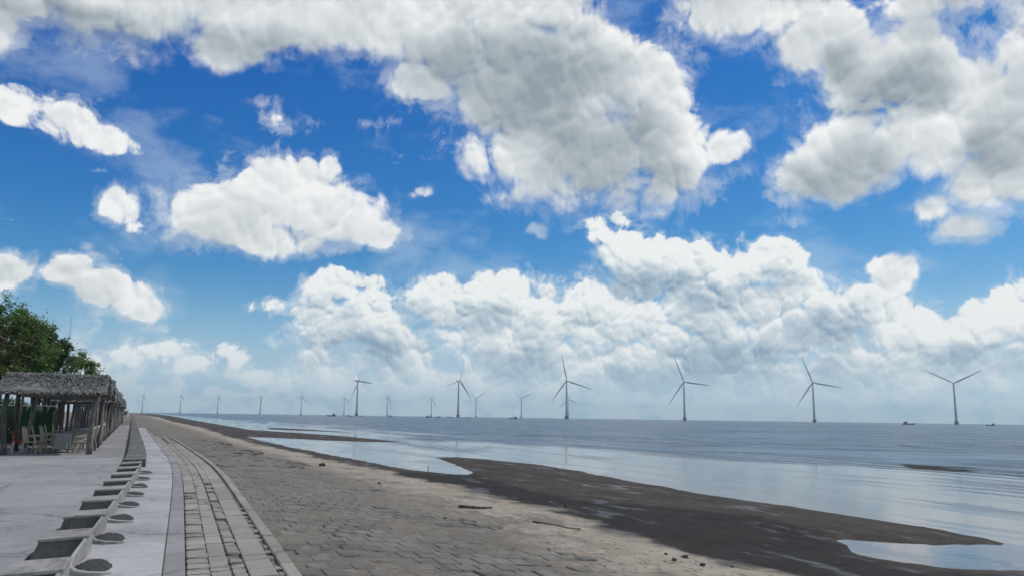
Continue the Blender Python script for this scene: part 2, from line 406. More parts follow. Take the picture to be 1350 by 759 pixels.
def sdf(X, Y, poly):                            # positive inside
    P_ = np.array(poly)
    d2 = np.full(X.shape, 1e18); inside = np.zeros(X.shape, bool)
    for i in range(len(P_)):
        ax, ay = P_[i]; bx, by = P_[(i + 1) % len(P_)]
        ex, ey = bx - ax, by - ay
        u = np.clip(((X - ax) * ex + (Y - ay) * ey) / (ex * ex + ey * ey), 0, 1)
        d2 = np.minimum(d2, (X - ax - u * ex) ** 2 + (Y - ay - u * ey) ** 2)
        c = (ay > Y) != (by > Y)
        inside ^= c & (X < ex * (Y - ay) / (ey if ey else 1e-9) + ax)
    return np.where(inside, 1, -1) * np.sqrt(d2)

def vnoise(X, Y, sc, seed):                     # smooth value noise
    r_ = np.random.RandomState(seed).rand(256, 256)
    x, y = X * sc + 1000.3, Y * sc + 1000.7
    i, j = np.floor(x).astype(int), np.floor(y).astype(int)
    fx, fy = x - i, y - j
    fx, fy = fx * fx * (3 - 2 * fx), fy * fy * (3 - 2 * fy)
    a = r_[i % 256, j % 256]; b = r_[(i + 1) % 256, j % 256]; c = r_[i % 256, (j + 1) % 256]; d = r_[(i + 1) % 256, (j + 1) % 256]
    return (a * (1 - fx) + b * fx) * (1 - fy) + (c * (1 - fx) + d * fx) * fy - 0.5

def beach_base(T): return np.interp(T, [1.2, 1.3, 5.0, 8.0, 12.0, 80.0], [-0.10, -0.10, -0.345, -0.475, -0.54, -0.9])

ts = np.concatenate([np.arange(1.24, 18.5, 0.11), np.linspace(18.6, 80, 60)])
ss_ = [-12.0]
while ss_[-1] < 1700:
    s0 = ss_[-1]
    ss_.append(s0 + (0.4 if s0 < 6 else 0.12 if s0 < 26 else 0.12 + (s0 - 26) * 0.012))
ss_ = np.array(ss_)
T, S = np.meshgrid(ts, ss_)
X = T + bend_np(S); Y = S
wob = 0.35 * vnoise(X, Y, 0.9, 1) + 0.2 * vnoise(X, Y, 2.3, 2) + 0.1 * vnoise(X, Y, 5, 9)
d_land = np.maximum(np.maximum(sdf(X, Y, LAND), sdf(X, Y, BAR)), sdf(X, Y, BANK) - 0.55 + 2.6 * vnoise(X, Y, 0.8, 31)) + 0.6 * wob
d_sand = sdf(X, Y, SAND) + 2.0 * wob + 0.8 * vnoise(X, Y, 0.3, 3)
d_dark = np.maximum(sdf(X, Y, DARK), sdf(X, Y, BANK) + 1.0) + 1.2 * wob
base = beach_base(T)
rough_ = 0.035 * vnoise(X, Y, 0.7, 4) + 0.03 * vnoise(X, Y, 2.0, 5) + 0.016 * vnoise(X, Y, 5.5, 6)
mudr = 0.022 * vnoise(X, Y, 1.1, 7) + 0.018 * vnoise(X, Y * 0.6, 3.5, 8) + 0.01 * vnoise(X, Y, 8, 14)
rough_ = rough_ * np.clip(0.35 + (T - 3.2) / 2.5, 0.35, 1.0)
sandk = np.clip(d_sand / 1.5 + 0.5, 0, 1)
land_z = np.minimum(base + rough_ * sandk + mudr, SEA_Z + 0.004 + np.clip(d_land, 0, 99) * 0.035 + np.clip(d_land - 1.5, 0, 99) * 0.02 + mudr * np.clip(d_land, 0, 1))
sea_z = np.maximum(SEA_Z + d_land * 0.04, SEA_Z - 0.5)
Z = np.where(d_land > 0, np.maximum(land_z, SEA_Z + 0.002 + 0.01 * np.clip(d_land, 0, 1)), sea_z)
nr, nc = T.shape
vv = np.stack([X.ravel(), Y.ravel(), Z.ravel()], 1)
idx = np.arange(nr * nc).reshape(nr, nc)
ff = np.stack([idx[:-1, :-1].ravel(), idx[:-1, 1:].ravel(), idx[1:, 1:].ravel(), idx[1:, :-1].ravel()], 1)

def beach_mat(q, bs):
    p = geo(q)
    def attr(nm):
        a = q.n('ShaderNodeAttribute'); a.attribute_name = nm; return a.outputs['Fac']
    sand, dark = attr('sand'), attr('dark')
    n1 = q.noise(p, 0.9, 7, 0.62); n2 = q.noise(p, 6, 6, 0.7)
    n3 = q.noise(q.v('MULTIPLY', p, (1, 0.3, 1)), 1.3, 7, 0.68)
    px_, py_, pz_ = q.sep(p)
    lat = q.add(px_, q.mul(q.mx(q.sub(py_, 26.0), 0.0), 0.0524))
    silt = q.ss(q.mad(q.sub(n1, 0.5), 2.6, lat), 4.3, 6.4)          # grey silt between the blocks, cleaner sand towards the water
    cs = q.mix(q.ss(q.mad(n2, 0.45, q.mul(n1, 0.55)), 0.36, 0.64), (0.25, 0.217, 0.172), (0.37, 0.33, 0.27))
    cs = q.mix(silt, q.mix(q.ss(n2, 0.36, 0.64), (0.122, 0.11, 0.09), (0.212, 0.193, 0.16)), cs)
    cs = q.mix(q.mul(q.ss(n3, 0.52, 0.63), 0.8), cs, (0.15, 0.137, 0.115))
    cs = q.mix(q.mul(q.ss(q.noise(q.v('MULTIPLY', p, (2.4, 0.9, 1)), 1.7, 7, 0.72), 0.58, 0.66), 0.75), cs, (0.085, 0.078, 0.064))
    cm = q.mix(q.ss(q.mad(n2, 0.5, q.mul(n3, 0.5)), 0.38, 0.64), (0.036, 0.030, 0.025), (0.078, 0.066, 0.055))
    cd = q.mix(q.ss(q.mad(n2, 0.5, q.mul(n1, 0.5)), 0.38, 0.66), (0.017, 0.0152, 0.0132), (0.034, 0.030, 0.0265))
    cm = q.mix(q.ss(q.mad(q.sub(n1, 0.5), 1.6, dark), -0.35, 0.35), cm, cd)
    cm = q.mix(q.mul(q.ss(q.noise(q.v('MULTIPLY', p, (2.2, 1, 1)), 1.1, 6, 0.7), 0.63, 0.70), 0.7), cm, (0.16, 0.14, 0.12))
    k = q.ss(q.mad(q.sub(n2, 0.5), 0.5, q.mad(q.sub(n3, 0.5), 1.5, sand)), -0.35, 0.35)
    q.put(bs.inputs['Base Color'], q.mix(k, cm, cs))
    film = q.mul(q.ss(q.noise(q.v('MULTIPLY', p, (1.6, 0.5, 1)), 0.8, 6, 0.62), 0.55, 0.66), q.sub(1.0, k))
    q.put(bs.inputs['Roughness'], q.mad(film, -0.42, q.lin(k, 0, 1, 0.8, 0.95)))
    q.put(bs.inputs['Specular IOR Level'], q.mad(film, 0.25, q.lin(k, 0, 1, 0.12, 0.2)))
    bump(q, bs, q.mad(n2, 0.7, q.noise(p, 25, 4, 0.7)), 0.7, 0.03)
M_BEACH = material('sand_and_mud', beach_mat)
beach = struct(pydata('beach', vv.tolist(), ff.tolist(), M_BEACH, smooth=True))
for nm, arr in (('sand', d_sand), ('dark', d_dark)):
    at = beach.data.attributes.new(nm, 'FLOAT', 'POINT')
    at.data.foreach_set('value', np.clip(arr, -4, 4).astype(np.float32).ravel())

# ------------------------------------------------------------------ sea
def sea_mat(q, bs):
    p = geo(q)
    x, y, z = q.sep(p)
    lat = q.add(x, q.mul(q.mx(q.sub(y, 26.0), 0.0), 0.0524))
    along = q.comb(lat, q.mul(y, 0.16), 0.0)
    st = q.noise(along, 0.13, 5, 0.55, dim='2D')
    st2 = q.noise(along, 0.55, 5, 0.62, dim='2D')
    open_ = q.ss(q.add(lat, q.mad(q.sub(st, 0.5), 46.0, q.mul(q.sub(st2, 0.5), 16.0))), 24.0, 40.0)
    # sets running in towards the dike, and long wind lanes farther out
    ca = q.mad(x, 0.86, q.mul(y, -0.51))                             # along the crests
    cb = q.mad(x, 0.51, q.mul(y, 0.86))                              # across them
    crest = q.comb(q.mul(ca, 0.38), cb, 0.0)
    wv = q.noise(crest, 0.42, 4, 0.55, dim='2D')
    wv2 = q.noise(crest, 0.10, 5, 0.62, dim='2D')
    wl = q.ss(q.noise(q.comb(q.mul(ca, 0.16), cb, 0.0), 0.22, 5, 0.7, dim='2D'), 0.52, 0.60)
    lane = q.noise(q.v('MULTIPLY', p, (1.0, 0.8, 1)), 0.005, 10, 0.74, dim='2D')
    chop = q.noise(q.v('MULTIPLY', p, (0.8, 1.0, 1)), 0.045, 7, 0.72, dim='2D')
    rip = q.noise(p, 5.0, 3, 0.6, dim='2D')
    h = q.add(q.mul(q.mad(wv, 0.45, q.mul(wv2, 1.0)), open_), q.mul(rip, q.mad(open_, 0.03, 0.0028)))
    b = q.n('ShaderNodeBump'); b.inputs['Strength'].default_value = 1.0; b.inputs['Distance'].default_value = 0.8
    q.put(b.inputs['Height'], h)
    q.nt.links.new(b.outputs[0], bs.inputs['Normal'])
    k = q.ss(q.mad(lane, 0.45, q.mul(chop, 0.55)), 0.43, 0.57)
    c = q.mix(k, (0.028, 0.068, 0.105), (0.14, 0.21, 0.265))
    c = q.mix(q.mul(wl, 0.6), c, (0.03, 0.052, 0.085))
    c = q.mix(open_, q.mix(q.ss(st2, 0.4, 0.62), (0.07, 0.08, 0.09), (0.12, 0.135, 0.15)), c)
    q.put(bs.inputs['Base Color'], c)
    q.put(bs.inputs['Roughness'], q.mad(open_, q.mad(k, 0.16, 0.16), q.mad(q.ss(st2, 0.45, 0.6), 0.12, 0.06)))
    q.put(bs.inputs['Specular IOR Level'], q.mad(open_, -0.12, 0.42))
    bs.inputs['IOR'].default_value = 1.33
M_SEA = material('sea_water', sea_mat)
def graded(lo, fine0, fine1, hi, d, grow=1.22):
    a = list(np.arange(fine0, fine1, d))
    st = d
    while a[-1] < hi: st *= grow; a.append(min(hi, a[-1] + st))
    st = d; b_ = [fine0]
    while b_[-1] > lo: st *= grow; b_.append(max(lo, b_[-1] - st))
    return np.array(b_[:0:-1] + a)
gx = graded(-3500, 14, 150, 7500, 0.45)
gy = graded(-1500, -8, 190, 7500, 0.5)
SX, SY = np.meshgrid(gx, gy)
lat_ = SX - bend_np(SY)
ca_, cb_ = 0.86 * SX - 0.51 * SY, 0.51 * SX + 0.86 * SY
wv_ = 1 - 2.2 * np.abs(vnoise(ca_ * 0.22, cb_, 0.16, 21)) ** 0.8
wv_ = 0.62 * wv_ + 0.30 * (1 - 2.2 * np.abs(vnoise(ca_ * 0.3, cb_, 0.37, 22)) ** 0.8) + 0.16 * vnoise(ca_ * 0.5, cb_, 0.9, 23)
grp = np.clip(0.55 + 1.3 * vnoise(ca_ * 0.5, cb_, 0.035, 24) + 0.7 * vnoise(ca_, cb_, 0.09, 25), 0, 1)
amp = np.clip((lat_ + 12 * vnoise(SX, SY * 0.2, 0.08, 26) - 26) / 22, 0, 1) * np.clip((150 - SX) / 50, 0, 1) * np.clip((190 - SY) / 70, 0, 1) * np.clip((SY + 8) / 8, 0, 1)
SZ = SEA_Z + 0.34 * amp * grp * (wv_ - 0.35)
nr2, nc2 = SX.shape
id2 = np.arange(nr2 * nc2).reshape(nr2, nc2)
f2_ = np.stack([id2[:-1, :-1].ravel(), id2[:-1, 1:].ravel(), id2[1:, 1:].ravel(), id2[1:, :-1].ravel()], 1)
struct(pydata('sea', np.stack([SX.ravel(), SY.ravel(), SZ.ravel()], 1).tolist(), f2_.tolist(), M_SEA, smooth=True))


# ------------------------------------------------------------------ promenade, apron and edge paving
def strip(name, t0, t1, z, mat, s0=-12.0, s1=1700.0, depth=0.6):
    sl = [s0]
    while sl[-1] < s1: sl.append(min(s1, sl[-1] + (1.0 if sl[-1] < 60 else 0.05 * sl[-1])))
    v, f = [], []
    for s in sl:
        v += [W(t0, s, z - depth), W(t0, s, z), W(t1, s, z), W(t1, s, z - depth)]
    for i in range(len(sl) - 1):
        a = 4 * i
        for k in range(3): f.append((a + k, a + k + 4, a + k + 5, a + k + 1))
    return struct(pydata(name, v, f, mat))

struct(pydata('inland_ground', [W(-16.5, -12, -0.03), W(-16.5, 26, -0.03), W(-16.5, 1700, -0.03), (-3400, 1700, -0.03), (-3400, -12, -0.03)], [(0, 1, 2, 3, 4)], M_DIRT))
prom = strip('promenade', -16.6, -1.44, -0.02, M_DIRT)
apron = strip('apron', -1.44, -0.07, -0.025, M_DIRT)
kerb = strip('kerb', -0.07, 0.15, -0.022, M_DIRT)
edge = strip('edge_paving', 0.15, 1.27, -0.075, M_DIRT)

def tile_mesh(w, l, h, bev, mat, name, jag=0.0, seed=0):
    bm = bmesh.new()
    add_box(bm, -w / 2, w / 2, -l / 2, l / 2, -h, 0, bev)
    if jag:
        r_ = random.Random(seed)
        for v in bm.verts: v.co += Vector((r_.uniform(-jag, jag), r_.uniform(-jag, jag), r_.uniform(-jag, jag) * 0.5))
    me = bpy.data.meshes.new(name); bm.normal_update(); bm.to_mesh(me); bm.free()
    me.materials.append(mat)
    return me

def lay(name, parent, meshes, tc, s0, s1, pitch, z, tilt=0.0, drop=0.0, skip=0.0, yaw=0.0, zj=0.0):
    s = s0
    while s < s1:
        if rnd.random() >= skip:
            inst(rnd.choice(meshes), name, W(tc + rnd.uniform(-yaw, yaw), s, z + rnd.uniform(-zj, zj)), (rnd.uniform(-tilt, tilt), rnd.uniform(-tilt, tilt), bang(s) + rnd.uniform(-yaw, yaw)), parent=parent)
        s += pitch

slabm = [tile_mesh(3.765, 3.975, 0.06, 0.006, M_PROM, 'slab')]
for k in range(4): lay('slab', prom, slabm, -3.34 - 3.79 * k, -2.2, 108, 4.0, 0.0, zj=0.002)
apm = [tile_mesh(1.355, 2.478, 0.08, 0.008, M_APRON, 'slab')]
lay('slab', apron, apm, -0.755, 0.0, 92, 2.5, 0.0, zj=0.004, tilt=0.001)
kbm = [tile_mesh(0.21, 1.48, 0.08, 0.008, M_KERB, 'slab')]
lay('slab', kerb, kbm, 0.04, 0.5, 70, 1.5, -0.004, zj=0.004)
bars = [tile_mesh(0.235, 0.268, 0.06, 0.015, M_EDGE, 'bar', 0.012, i) for i in range(4)]
lay('bar', edge, bars, 0.275, 6.2, 17.9, 0.33, -0.03, 0.03, zj=0.012, skip=0.05)
lay('slab', edge, [tile_mesh(0.20, 0.93, 0.06, 0.01, M_EDGE, 'slab', 0.006, 5)], 0.495, 5.8, 46, 0.95, -0.028, 0.004, zj=0.006)
bars2 = [tile_mesh(0.15, 0.24, 0.06, 0.015, M_EDGE, 'bar', 0.014, 10 + i) for i in range(4)]
lay('bar', edge, bars2, 0.685, 6.1, 20.0, 0.31, -0.036, 0.04, zj=0.014, skip=0.12)
lay('slab', edge, [tile_mesh(0.27, 1.28, 0.06, 0.01, M_EDGE, 'slab', 0.006, 6)], 0.905, 5.5, 46, 1.3, -0.03, 0.004, zj=0.006)
bars3 = [tile_mesh(0.07, 0.16, 0.06, 0.012, M_EDGE, 'bar', 0.012, 20 + i) for i in range(3)]
lay('bar', edge, bars3, 1.08, 6.0, 15.5, 0.36, -0.045, 0.05, zj=0.014, skip=0.15)
lay('slab', edge, [tile_mesh(0.145, 1.08, 0.12, 0.012, M_EDGE, 'slab', 0.006, 7)], 1.195, 5.6, 60, 1.1, -0.03, 0.004, zj=0.005)
# plain cast strip where the bar rows stop
for tc, w, s0 in ((0.275, 0.225, 18.4), (0.685, 0.15, 20.6)):
    lay('slab', edge, [tile_mesh(w, 1.55, 0.05, 0.008, M_EDGE, 'slab')], tc, s0 + 0.6, 60, 1.6, -0.032, 0.003, zj=0.004)

# interlocking revetment blocks, half sunk in sand
def block_geom(seed):
    r_ = random.Random(seed)
    a, b_, h = 0.1285, 0.2125, 0.09
    ring = [(-a, -b_ * 0.86), (-a * 0.8, -b_), (a * 0.8, -b_), (a, -b_ * 0.86), (a, b_ * 0.86), (a * 0.8, b_), (-a * 0.8, b_), (-a, b_ * 0.86)]
    ring = [(x + r_.uniform(-.006, .006), y + r_.uniform(-.008, .008)) for x, y in ring]
    v = [(x, y, -h) for x, y in ring] + [(x, y, -0.012) for x, y in ring] + [(x * 0.91, y * 0.91, r_.uniform(-.003, .003)) for x, y in ring]
    f = [(i, (i + 1) % 8, 8 + (i + 1) % 8, 8 + i) for i in range(8)] + [(8 + i, 8 + (i + 1) % 8, 16 + (i + 1) % 8, 16 + i) for i in range(8)] + [tuple(range(16, 24))]
    return v, f
bmeshes = []
for i in range(6):
    v, f = block_geom(i)
    me = bpy.data.meshes.new('paving_block'); me.from_pydata(v, [], f); me.materials.append(M_BLOCK); bmeshes.append((me, v, f))
slope = math.atan2(0.245, 3.7)
cand = []
row = 0
s = 6.6
while s < 62:
    for c in range(16):
        t = 1.43 + c * 0.262 + (0.131 if row % 2 else 0)
        lim = 5.5 + 0.5 * math.sin(s * 0.6) - max(0, s - 14) * 0.035
        if t > lim: continue
        if rnd.random() < 0.05 + 0.5 * max(0, (t - lim + 1.2) / 1.2): continue
        cand.append((s, t, row))
    s += 0.435; row += 1
cand.sort(key=lambda c: c[0])
vis = [c for c in cand if c[0] > 7.9]
far_v, far_f = [], []
for i, (s, t, row) in enumerate(cand):
    sunk = 0.6 * max(0, t - 3.2) / 2.3
    sunk += 1.5 * max(0.0, mnoise.noise(Vector((t * 0.55, s * 0.32, 3.1))) + 0.05)
    z = float(beach_base(t)) + 0.010 - sunk * 0.022 + rnd.uniform(-0.008, 0.010)
    rot = (rnd.uniform(-.022, .022), slope + rnd.uniform(-.022, .022), bang(s) + rnd.uniform(-.04, .04))
    me, v, f = bmeshes[rnd.randrange(6)]
    if 7.9 < s and vis.index((s, t, row)) < 300 if s < 30 and s > 7.9 else False:
        inst(me, 'paving_block', W(t, s, z), rot, parent=beach)
    else:
        mt_ = Matrix.Translation(W(t, s, z)) @ Matrix.Rotation(rot[2], 4, 'Z') @ Matrix.Rotation(rot[1], 4, 'Y') @ Matrix.Rotation(rot[0], 4, 'X')
        o_ = len(far_v)
        far_v += [tuple(mt_ @ Vector(p)) for p in v]
        far_f += [tuple(o_ + k for k in q) for q in f]
fb_o = pydata('paving_blocks', far_v, far_f, M_BLOCK, beach)
fb_o['kind'] = 'stuff'

def ground_z(x, y):
    t = x - bend(y)
    i = int(np.argmin(np.abs(ss_ - y))); j = int(np.argmin(np.abs(ts - t)))
    return float(Z[i, j])

ORD = ['first', 'second', 'third', 'fourth', 'fifth', 'sixth', 'seventh', 'eighth', 'ninth', 'tenth', 'eleventh', 'twelfth', 'thirteenth']

# ------------------------------------------------------------------ wave wall: S shaped units, then a closed wall
def hollow_mat(q, bs):
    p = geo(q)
    c = q.mix(q.ss(q.noise(p, 22, 5, 0.7), 0.4, 0.62), (0.018, 0.019, 0.02), (0.05, 0.05, 0.048))  # shade of the foot hollow put into the base colour
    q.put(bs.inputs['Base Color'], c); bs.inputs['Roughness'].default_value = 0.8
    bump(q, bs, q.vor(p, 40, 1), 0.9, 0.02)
M_HOLLOW = material('hollow_shade', hollow_mat)

def wall_unit(seed):
    r_ = random.Random(seed)
    j = lambda a: r_.uniform(-a, a)
    parts = []
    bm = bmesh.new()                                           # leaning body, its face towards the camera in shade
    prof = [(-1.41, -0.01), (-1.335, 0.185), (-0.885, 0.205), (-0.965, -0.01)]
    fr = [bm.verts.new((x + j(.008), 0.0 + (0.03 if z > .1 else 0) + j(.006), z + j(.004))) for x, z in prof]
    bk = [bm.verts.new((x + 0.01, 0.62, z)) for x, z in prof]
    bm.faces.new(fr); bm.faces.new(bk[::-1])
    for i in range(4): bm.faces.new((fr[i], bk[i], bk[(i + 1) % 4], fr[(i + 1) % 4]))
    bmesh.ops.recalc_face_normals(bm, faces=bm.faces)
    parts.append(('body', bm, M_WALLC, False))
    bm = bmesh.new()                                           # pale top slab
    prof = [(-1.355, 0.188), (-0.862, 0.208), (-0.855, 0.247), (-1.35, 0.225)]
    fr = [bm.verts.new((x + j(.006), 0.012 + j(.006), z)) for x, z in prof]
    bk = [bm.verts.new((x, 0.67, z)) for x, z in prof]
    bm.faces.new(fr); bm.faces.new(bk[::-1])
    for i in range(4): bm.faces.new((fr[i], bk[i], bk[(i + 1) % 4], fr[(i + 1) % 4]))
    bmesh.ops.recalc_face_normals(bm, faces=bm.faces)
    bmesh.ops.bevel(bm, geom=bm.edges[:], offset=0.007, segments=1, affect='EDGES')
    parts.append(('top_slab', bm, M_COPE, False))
    # the stem that sweeps down from the slab and curls into a foot on the sea side
    ctrl = [(-0.885, 0.62, 0.232, 0.036), (-0.885, 0.25, 0.23, 0.036), (-0.89, 0.0, 0.215, 0.036), (-0.915, -0.22, 0.175, 0.036), (-0.945, -0.45, 0.125, 0.036), (-0.95, -0.65, 0.09, 0.036), (-0.925, -0.82, 0.065, 0.045), (-0.86, -0.95, 0.05, 0.055), (-0.76, -1.02, 0.04, 0.06), (-0.64, -1.02, 0.03, 0.055), (-0.56, -0.97, 0.018, 0.06)]
    bm = bmesh.new()
    rows = []
    for i, (x, y, z, w) in enumerate(ctrl):
        a = Vector(ctrl[max(0, i - 1)][:2]); b_ = Vector(ctrl[min(len(ctrl) - 1, i + 1)][:2])
        d = (b_ - a).normalized(); n = Vector((-d.y, d.x))
        l, r2 = Vector((x, y)) + n * w / 2, Vector((x, y)) - n * w / 2
        rows.append([bm.verts.new((l.x, l.y, -0.01)), bm.verts.new((l.x, l.y, z - 0.008)), bm.verts.new((l.x * .8 + r2.x * .2, l.y * .8 + r2.y * .2, z)), bm.verts.new((l.x * .2 + r2.x * .8, l.y * .2 + r2.y * .8, z)), bm.verts.new((r2.x, r2.y, z - 0.008)), bm.verts.new((r2.x, r2.y, -0.01))])
    for i in range(len(rows) - 1):
        for k in range(5): bm.faces.new((rows[i][k], rows[i + 1][k], rows[i + 1][k + 1], rows[i][k + 1]))
    bm.faces.new(rows[0]); bm.faces.new(rows[-1][::-1])
    bmesh.ops.recalc_face_normals(bm, faces=bm.faces)
    parts.append(('curved_foot', bm, M_COPE, False))
    bm = bmesh.new()                                           # dark pebbly mound inside the curl, its colour standing in for the hollow's shade
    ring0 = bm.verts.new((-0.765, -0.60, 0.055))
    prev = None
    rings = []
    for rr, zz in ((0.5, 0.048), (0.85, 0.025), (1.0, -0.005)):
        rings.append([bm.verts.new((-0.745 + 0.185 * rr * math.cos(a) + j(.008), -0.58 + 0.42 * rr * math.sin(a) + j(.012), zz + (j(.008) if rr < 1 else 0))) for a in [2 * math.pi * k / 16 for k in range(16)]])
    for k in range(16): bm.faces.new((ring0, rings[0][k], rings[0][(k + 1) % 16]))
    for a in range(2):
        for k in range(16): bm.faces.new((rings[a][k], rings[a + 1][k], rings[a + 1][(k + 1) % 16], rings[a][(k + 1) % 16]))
    parts.append(('shade_pad', bm, M_HOLLOW, True))
    return parts

UNIT_S = [8.10, 10.15, 12.2, 14.25, 16.2, 18.1, 20.05, 22.1, 24.2]
unit_meshes = []
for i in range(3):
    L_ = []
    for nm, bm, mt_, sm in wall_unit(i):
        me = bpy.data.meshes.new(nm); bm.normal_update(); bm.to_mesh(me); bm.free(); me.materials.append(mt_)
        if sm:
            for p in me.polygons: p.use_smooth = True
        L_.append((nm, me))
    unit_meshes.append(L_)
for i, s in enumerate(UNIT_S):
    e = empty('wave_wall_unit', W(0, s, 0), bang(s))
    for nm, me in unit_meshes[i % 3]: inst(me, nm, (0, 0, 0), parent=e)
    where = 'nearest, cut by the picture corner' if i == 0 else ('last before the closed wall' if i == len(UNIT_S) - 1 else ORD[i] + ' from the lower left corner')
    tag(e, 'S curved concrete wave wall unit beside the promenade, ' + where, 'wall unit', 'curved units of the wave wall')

wall = empty('sea_wall', W(0, 26.2, 0), 0)
tag(wall, 'long low dark grey closed sea wall running far along the promenade edge', 'wall')
bm = bmesh.new(); add_box(bm, -0.30, 0.30, -1.0, 1.0, -0.02, 0.235, 0.02)
me_b = bpy.data.meshes.new('wall_block'); bm.normal_update(); bm.to_mesh(me_b); bm.free(); me_b.materials.append(M_WALLC)
bm = bmesh.new(); add_box(bm, -0.29, 0.29, -0.035, 0.035, 0.2, 0.252, 0.006)
me_j = bpy.data.meshes.new('joint_rib'); bm.normal_update(); bm.to_mesh(me_j); bm.free(); me_j.materials.append(M_COPE)
s = 27.2
w0 = Vector(W(0, 26.2, 0))
while s < 150:
    b_ = inst(me_b, 'wall_block', Vector(W(-1.08, s, 0)) - w0, (0, 0, bang(s)), parent=wall)
    inst(me_j, 'joint_rib', (0, -0.96, 0), parent=b_)
    s += 2.03
v, f = [], []
for k, s2 in enumerate((s - 0.9, 300, 700, 1690)):
    for (x, z) in ((-1.38, -.02), (-1.38, .23), (-.78, .23), (-.78, -.02)): v.append(tuple(Vector(W(x, s2, z)) - w0))
for k in range(3):
    for i in range(3): f.append((4 * k + i, 4 * k + i + 4, 4 * k + i + 5, 4 * k + i + 1))
pydata('far_run', v, f, M_WALLC, wall)

# ------------------------------------------------------------------ thatched shelters
def wood(name, c0, c1, rv=0.3):
    def b(q, bs):
        p = geo(q)
        n = q.noise(q.v('MULTIPLY', p, (9, 9, 1.2)), 2.2, 6, 0.65)
        c = q.mix(q.ss(n, 0.35, 0.66), c0, c1)
        c = q.mix(1.0, c, q.comb(*[q.lin(objrand(q), 0, 1, 1 - rv, 1 + rv)] * 3), 'MULTIPLY')
        q.put(bs.inputs['Base Color'], c); bs.inputs['Roughness'].default_value = 0.9
        bump(q, bs, n, 0.7, 0.02)
    return material(name, b)
M_POST = wood('weathered_trunk', (0.07, 0.066, 0.066), (0.21, 0.195, 0.185), 0.45)
M_POSTL = wood('peeled_pole', (0.16, 0.15, 0.13), (0.33, 0.31, 0.27), 0.3)
def thatch_mat(q, bs):
    p = geo(q)
    n = q.noise(q.v('MULTIPLY', p, (5, 1.2, 3)), 3.0, 6, 0.7)
    n2 = q.noise(p, 0.9, 4, 0.6)
    c = q.mix(q.ss(n, 0.33, 0.68), (0.05, 0.052, 0.05), (0.18, 0.188, 0.182))
    c = q.mix(q.mul(q.ss(n2, 0.5, 0.7), 0.5), c, (0.13, 0.125, 0.10))
    c = q.mix(1.0, c, q.comb(*[q.lin(q.n('ShaderNodeNewGeometry').outputs['Random Per Island'], 0, 1, 0.6, 1.4)] * 3), 'MULTIPLY')
    q.put(bs.inputs['Base Color'], c); bs.inputs['Roughness'].default_value = 0.95
    bump(q, bs, n, 0.8, 0.04)
M_THATCH = material('grey_palm_thatch', thatch_mat)

def crooked_post(name, x, y, h, r, parent, mat, seed, lean=0.05):
    r_ = random.Random(seed)
    n = 8
    lx, ly = r_.uniform(-lean, lean) * h, r_.uniform(-lean, lean) * h
    ph, am = r_.uniform(0, 6.3), r_.uniform(0.02, 0.07)
    pts, rad = [], []
    for i in range(n):
        u = i / (n - 1)
        pts.append((lx * u + am * math.sin(ph + 4 * u) - am * math.sin(ph), ly * u + am * math.cos(ph * 1.7 + 5 * u) - am * math.cos(ph * 1.7), h * u - (0.03 if i == 0 else 0)))
        rad.append(r * (1.18 - 0.35 * u) * r_.uniform(0.9, 1.1))
    bm = bmesh.new(); add_tube(bm, pts, rad, 9)
    return mesh_obj(name, bm, mat, parent, smooth=True, loc=(x, y, 0))

def roof_slope(w0_, w1, yA, zA, yB, zB, seed, mat):
    """thick sagging thatch from eave (yA, zA) to ridge (yB, zB)"""
    r_ = random.Random(seed)
    bm = bmesh.new()
    nx, ny = 26, 9
    top, bot = [], []
    for j in range(ny + 1):
        u = j / ny
        rt, rb = [], []
        for i in range(nx + 1):
            x = w0_ + (w1 - w0_) * i / nx
            y = yA + (yB - yA) * u; z = zA + (zB - zA) * u
            z += -0.10 * math.sin(math.pi * u) + 0.05 * math.sin(x * 2.1 + seed) * (1 - u) + r_.uniform(-.025, .025)
            xx = x + (r_.uniform(-.08, .08) if i in (0, nx) else 0)
            yy = y + (r_.uniform(-.12, .06) if j == 0 else 0) * (1 if yB > yA else -1)
            rt.append(bm.verts.new((xx, yy, z + 0.06))); rb.append(bm.verts.new((xx, yy, z - 0.05 - (0.06 * r_.random() if j == 0 else 0))))
        top.append(rt); bot.append(rb)
    for j in range(ny):
        for i in range(nx):
            bm.faces.new((top[j][i], top[j][i + 1], top[j + 1][i + 1], top[j + 1][i]))
            bm.faces.new((bot[j][i], bot[j + 1][i], bot[j + 1][i + 1], bot[j][i + 1]))
    for i in range(nx):
        bm.faces.new((top[0][i], bot[0][i], bot[0][i + 1], top[0][i + 1])); bm.faces.new((top[ny][i], top[ny][i + 1], bot[ny][i + 1], bot[ny][i]))
    for j in range(ny):
        bm.faces.new((top[j][0], top[j + 1][0], bot[j + 1][0], bot[j][0])); bm.faces.new((top[j][nx], bot[j][nx], bot[j + 1][nx], top[j + 1][nx]))
    bmesh.ops.recalc_face_normals(bm, faces=bm.faces)
    return bm

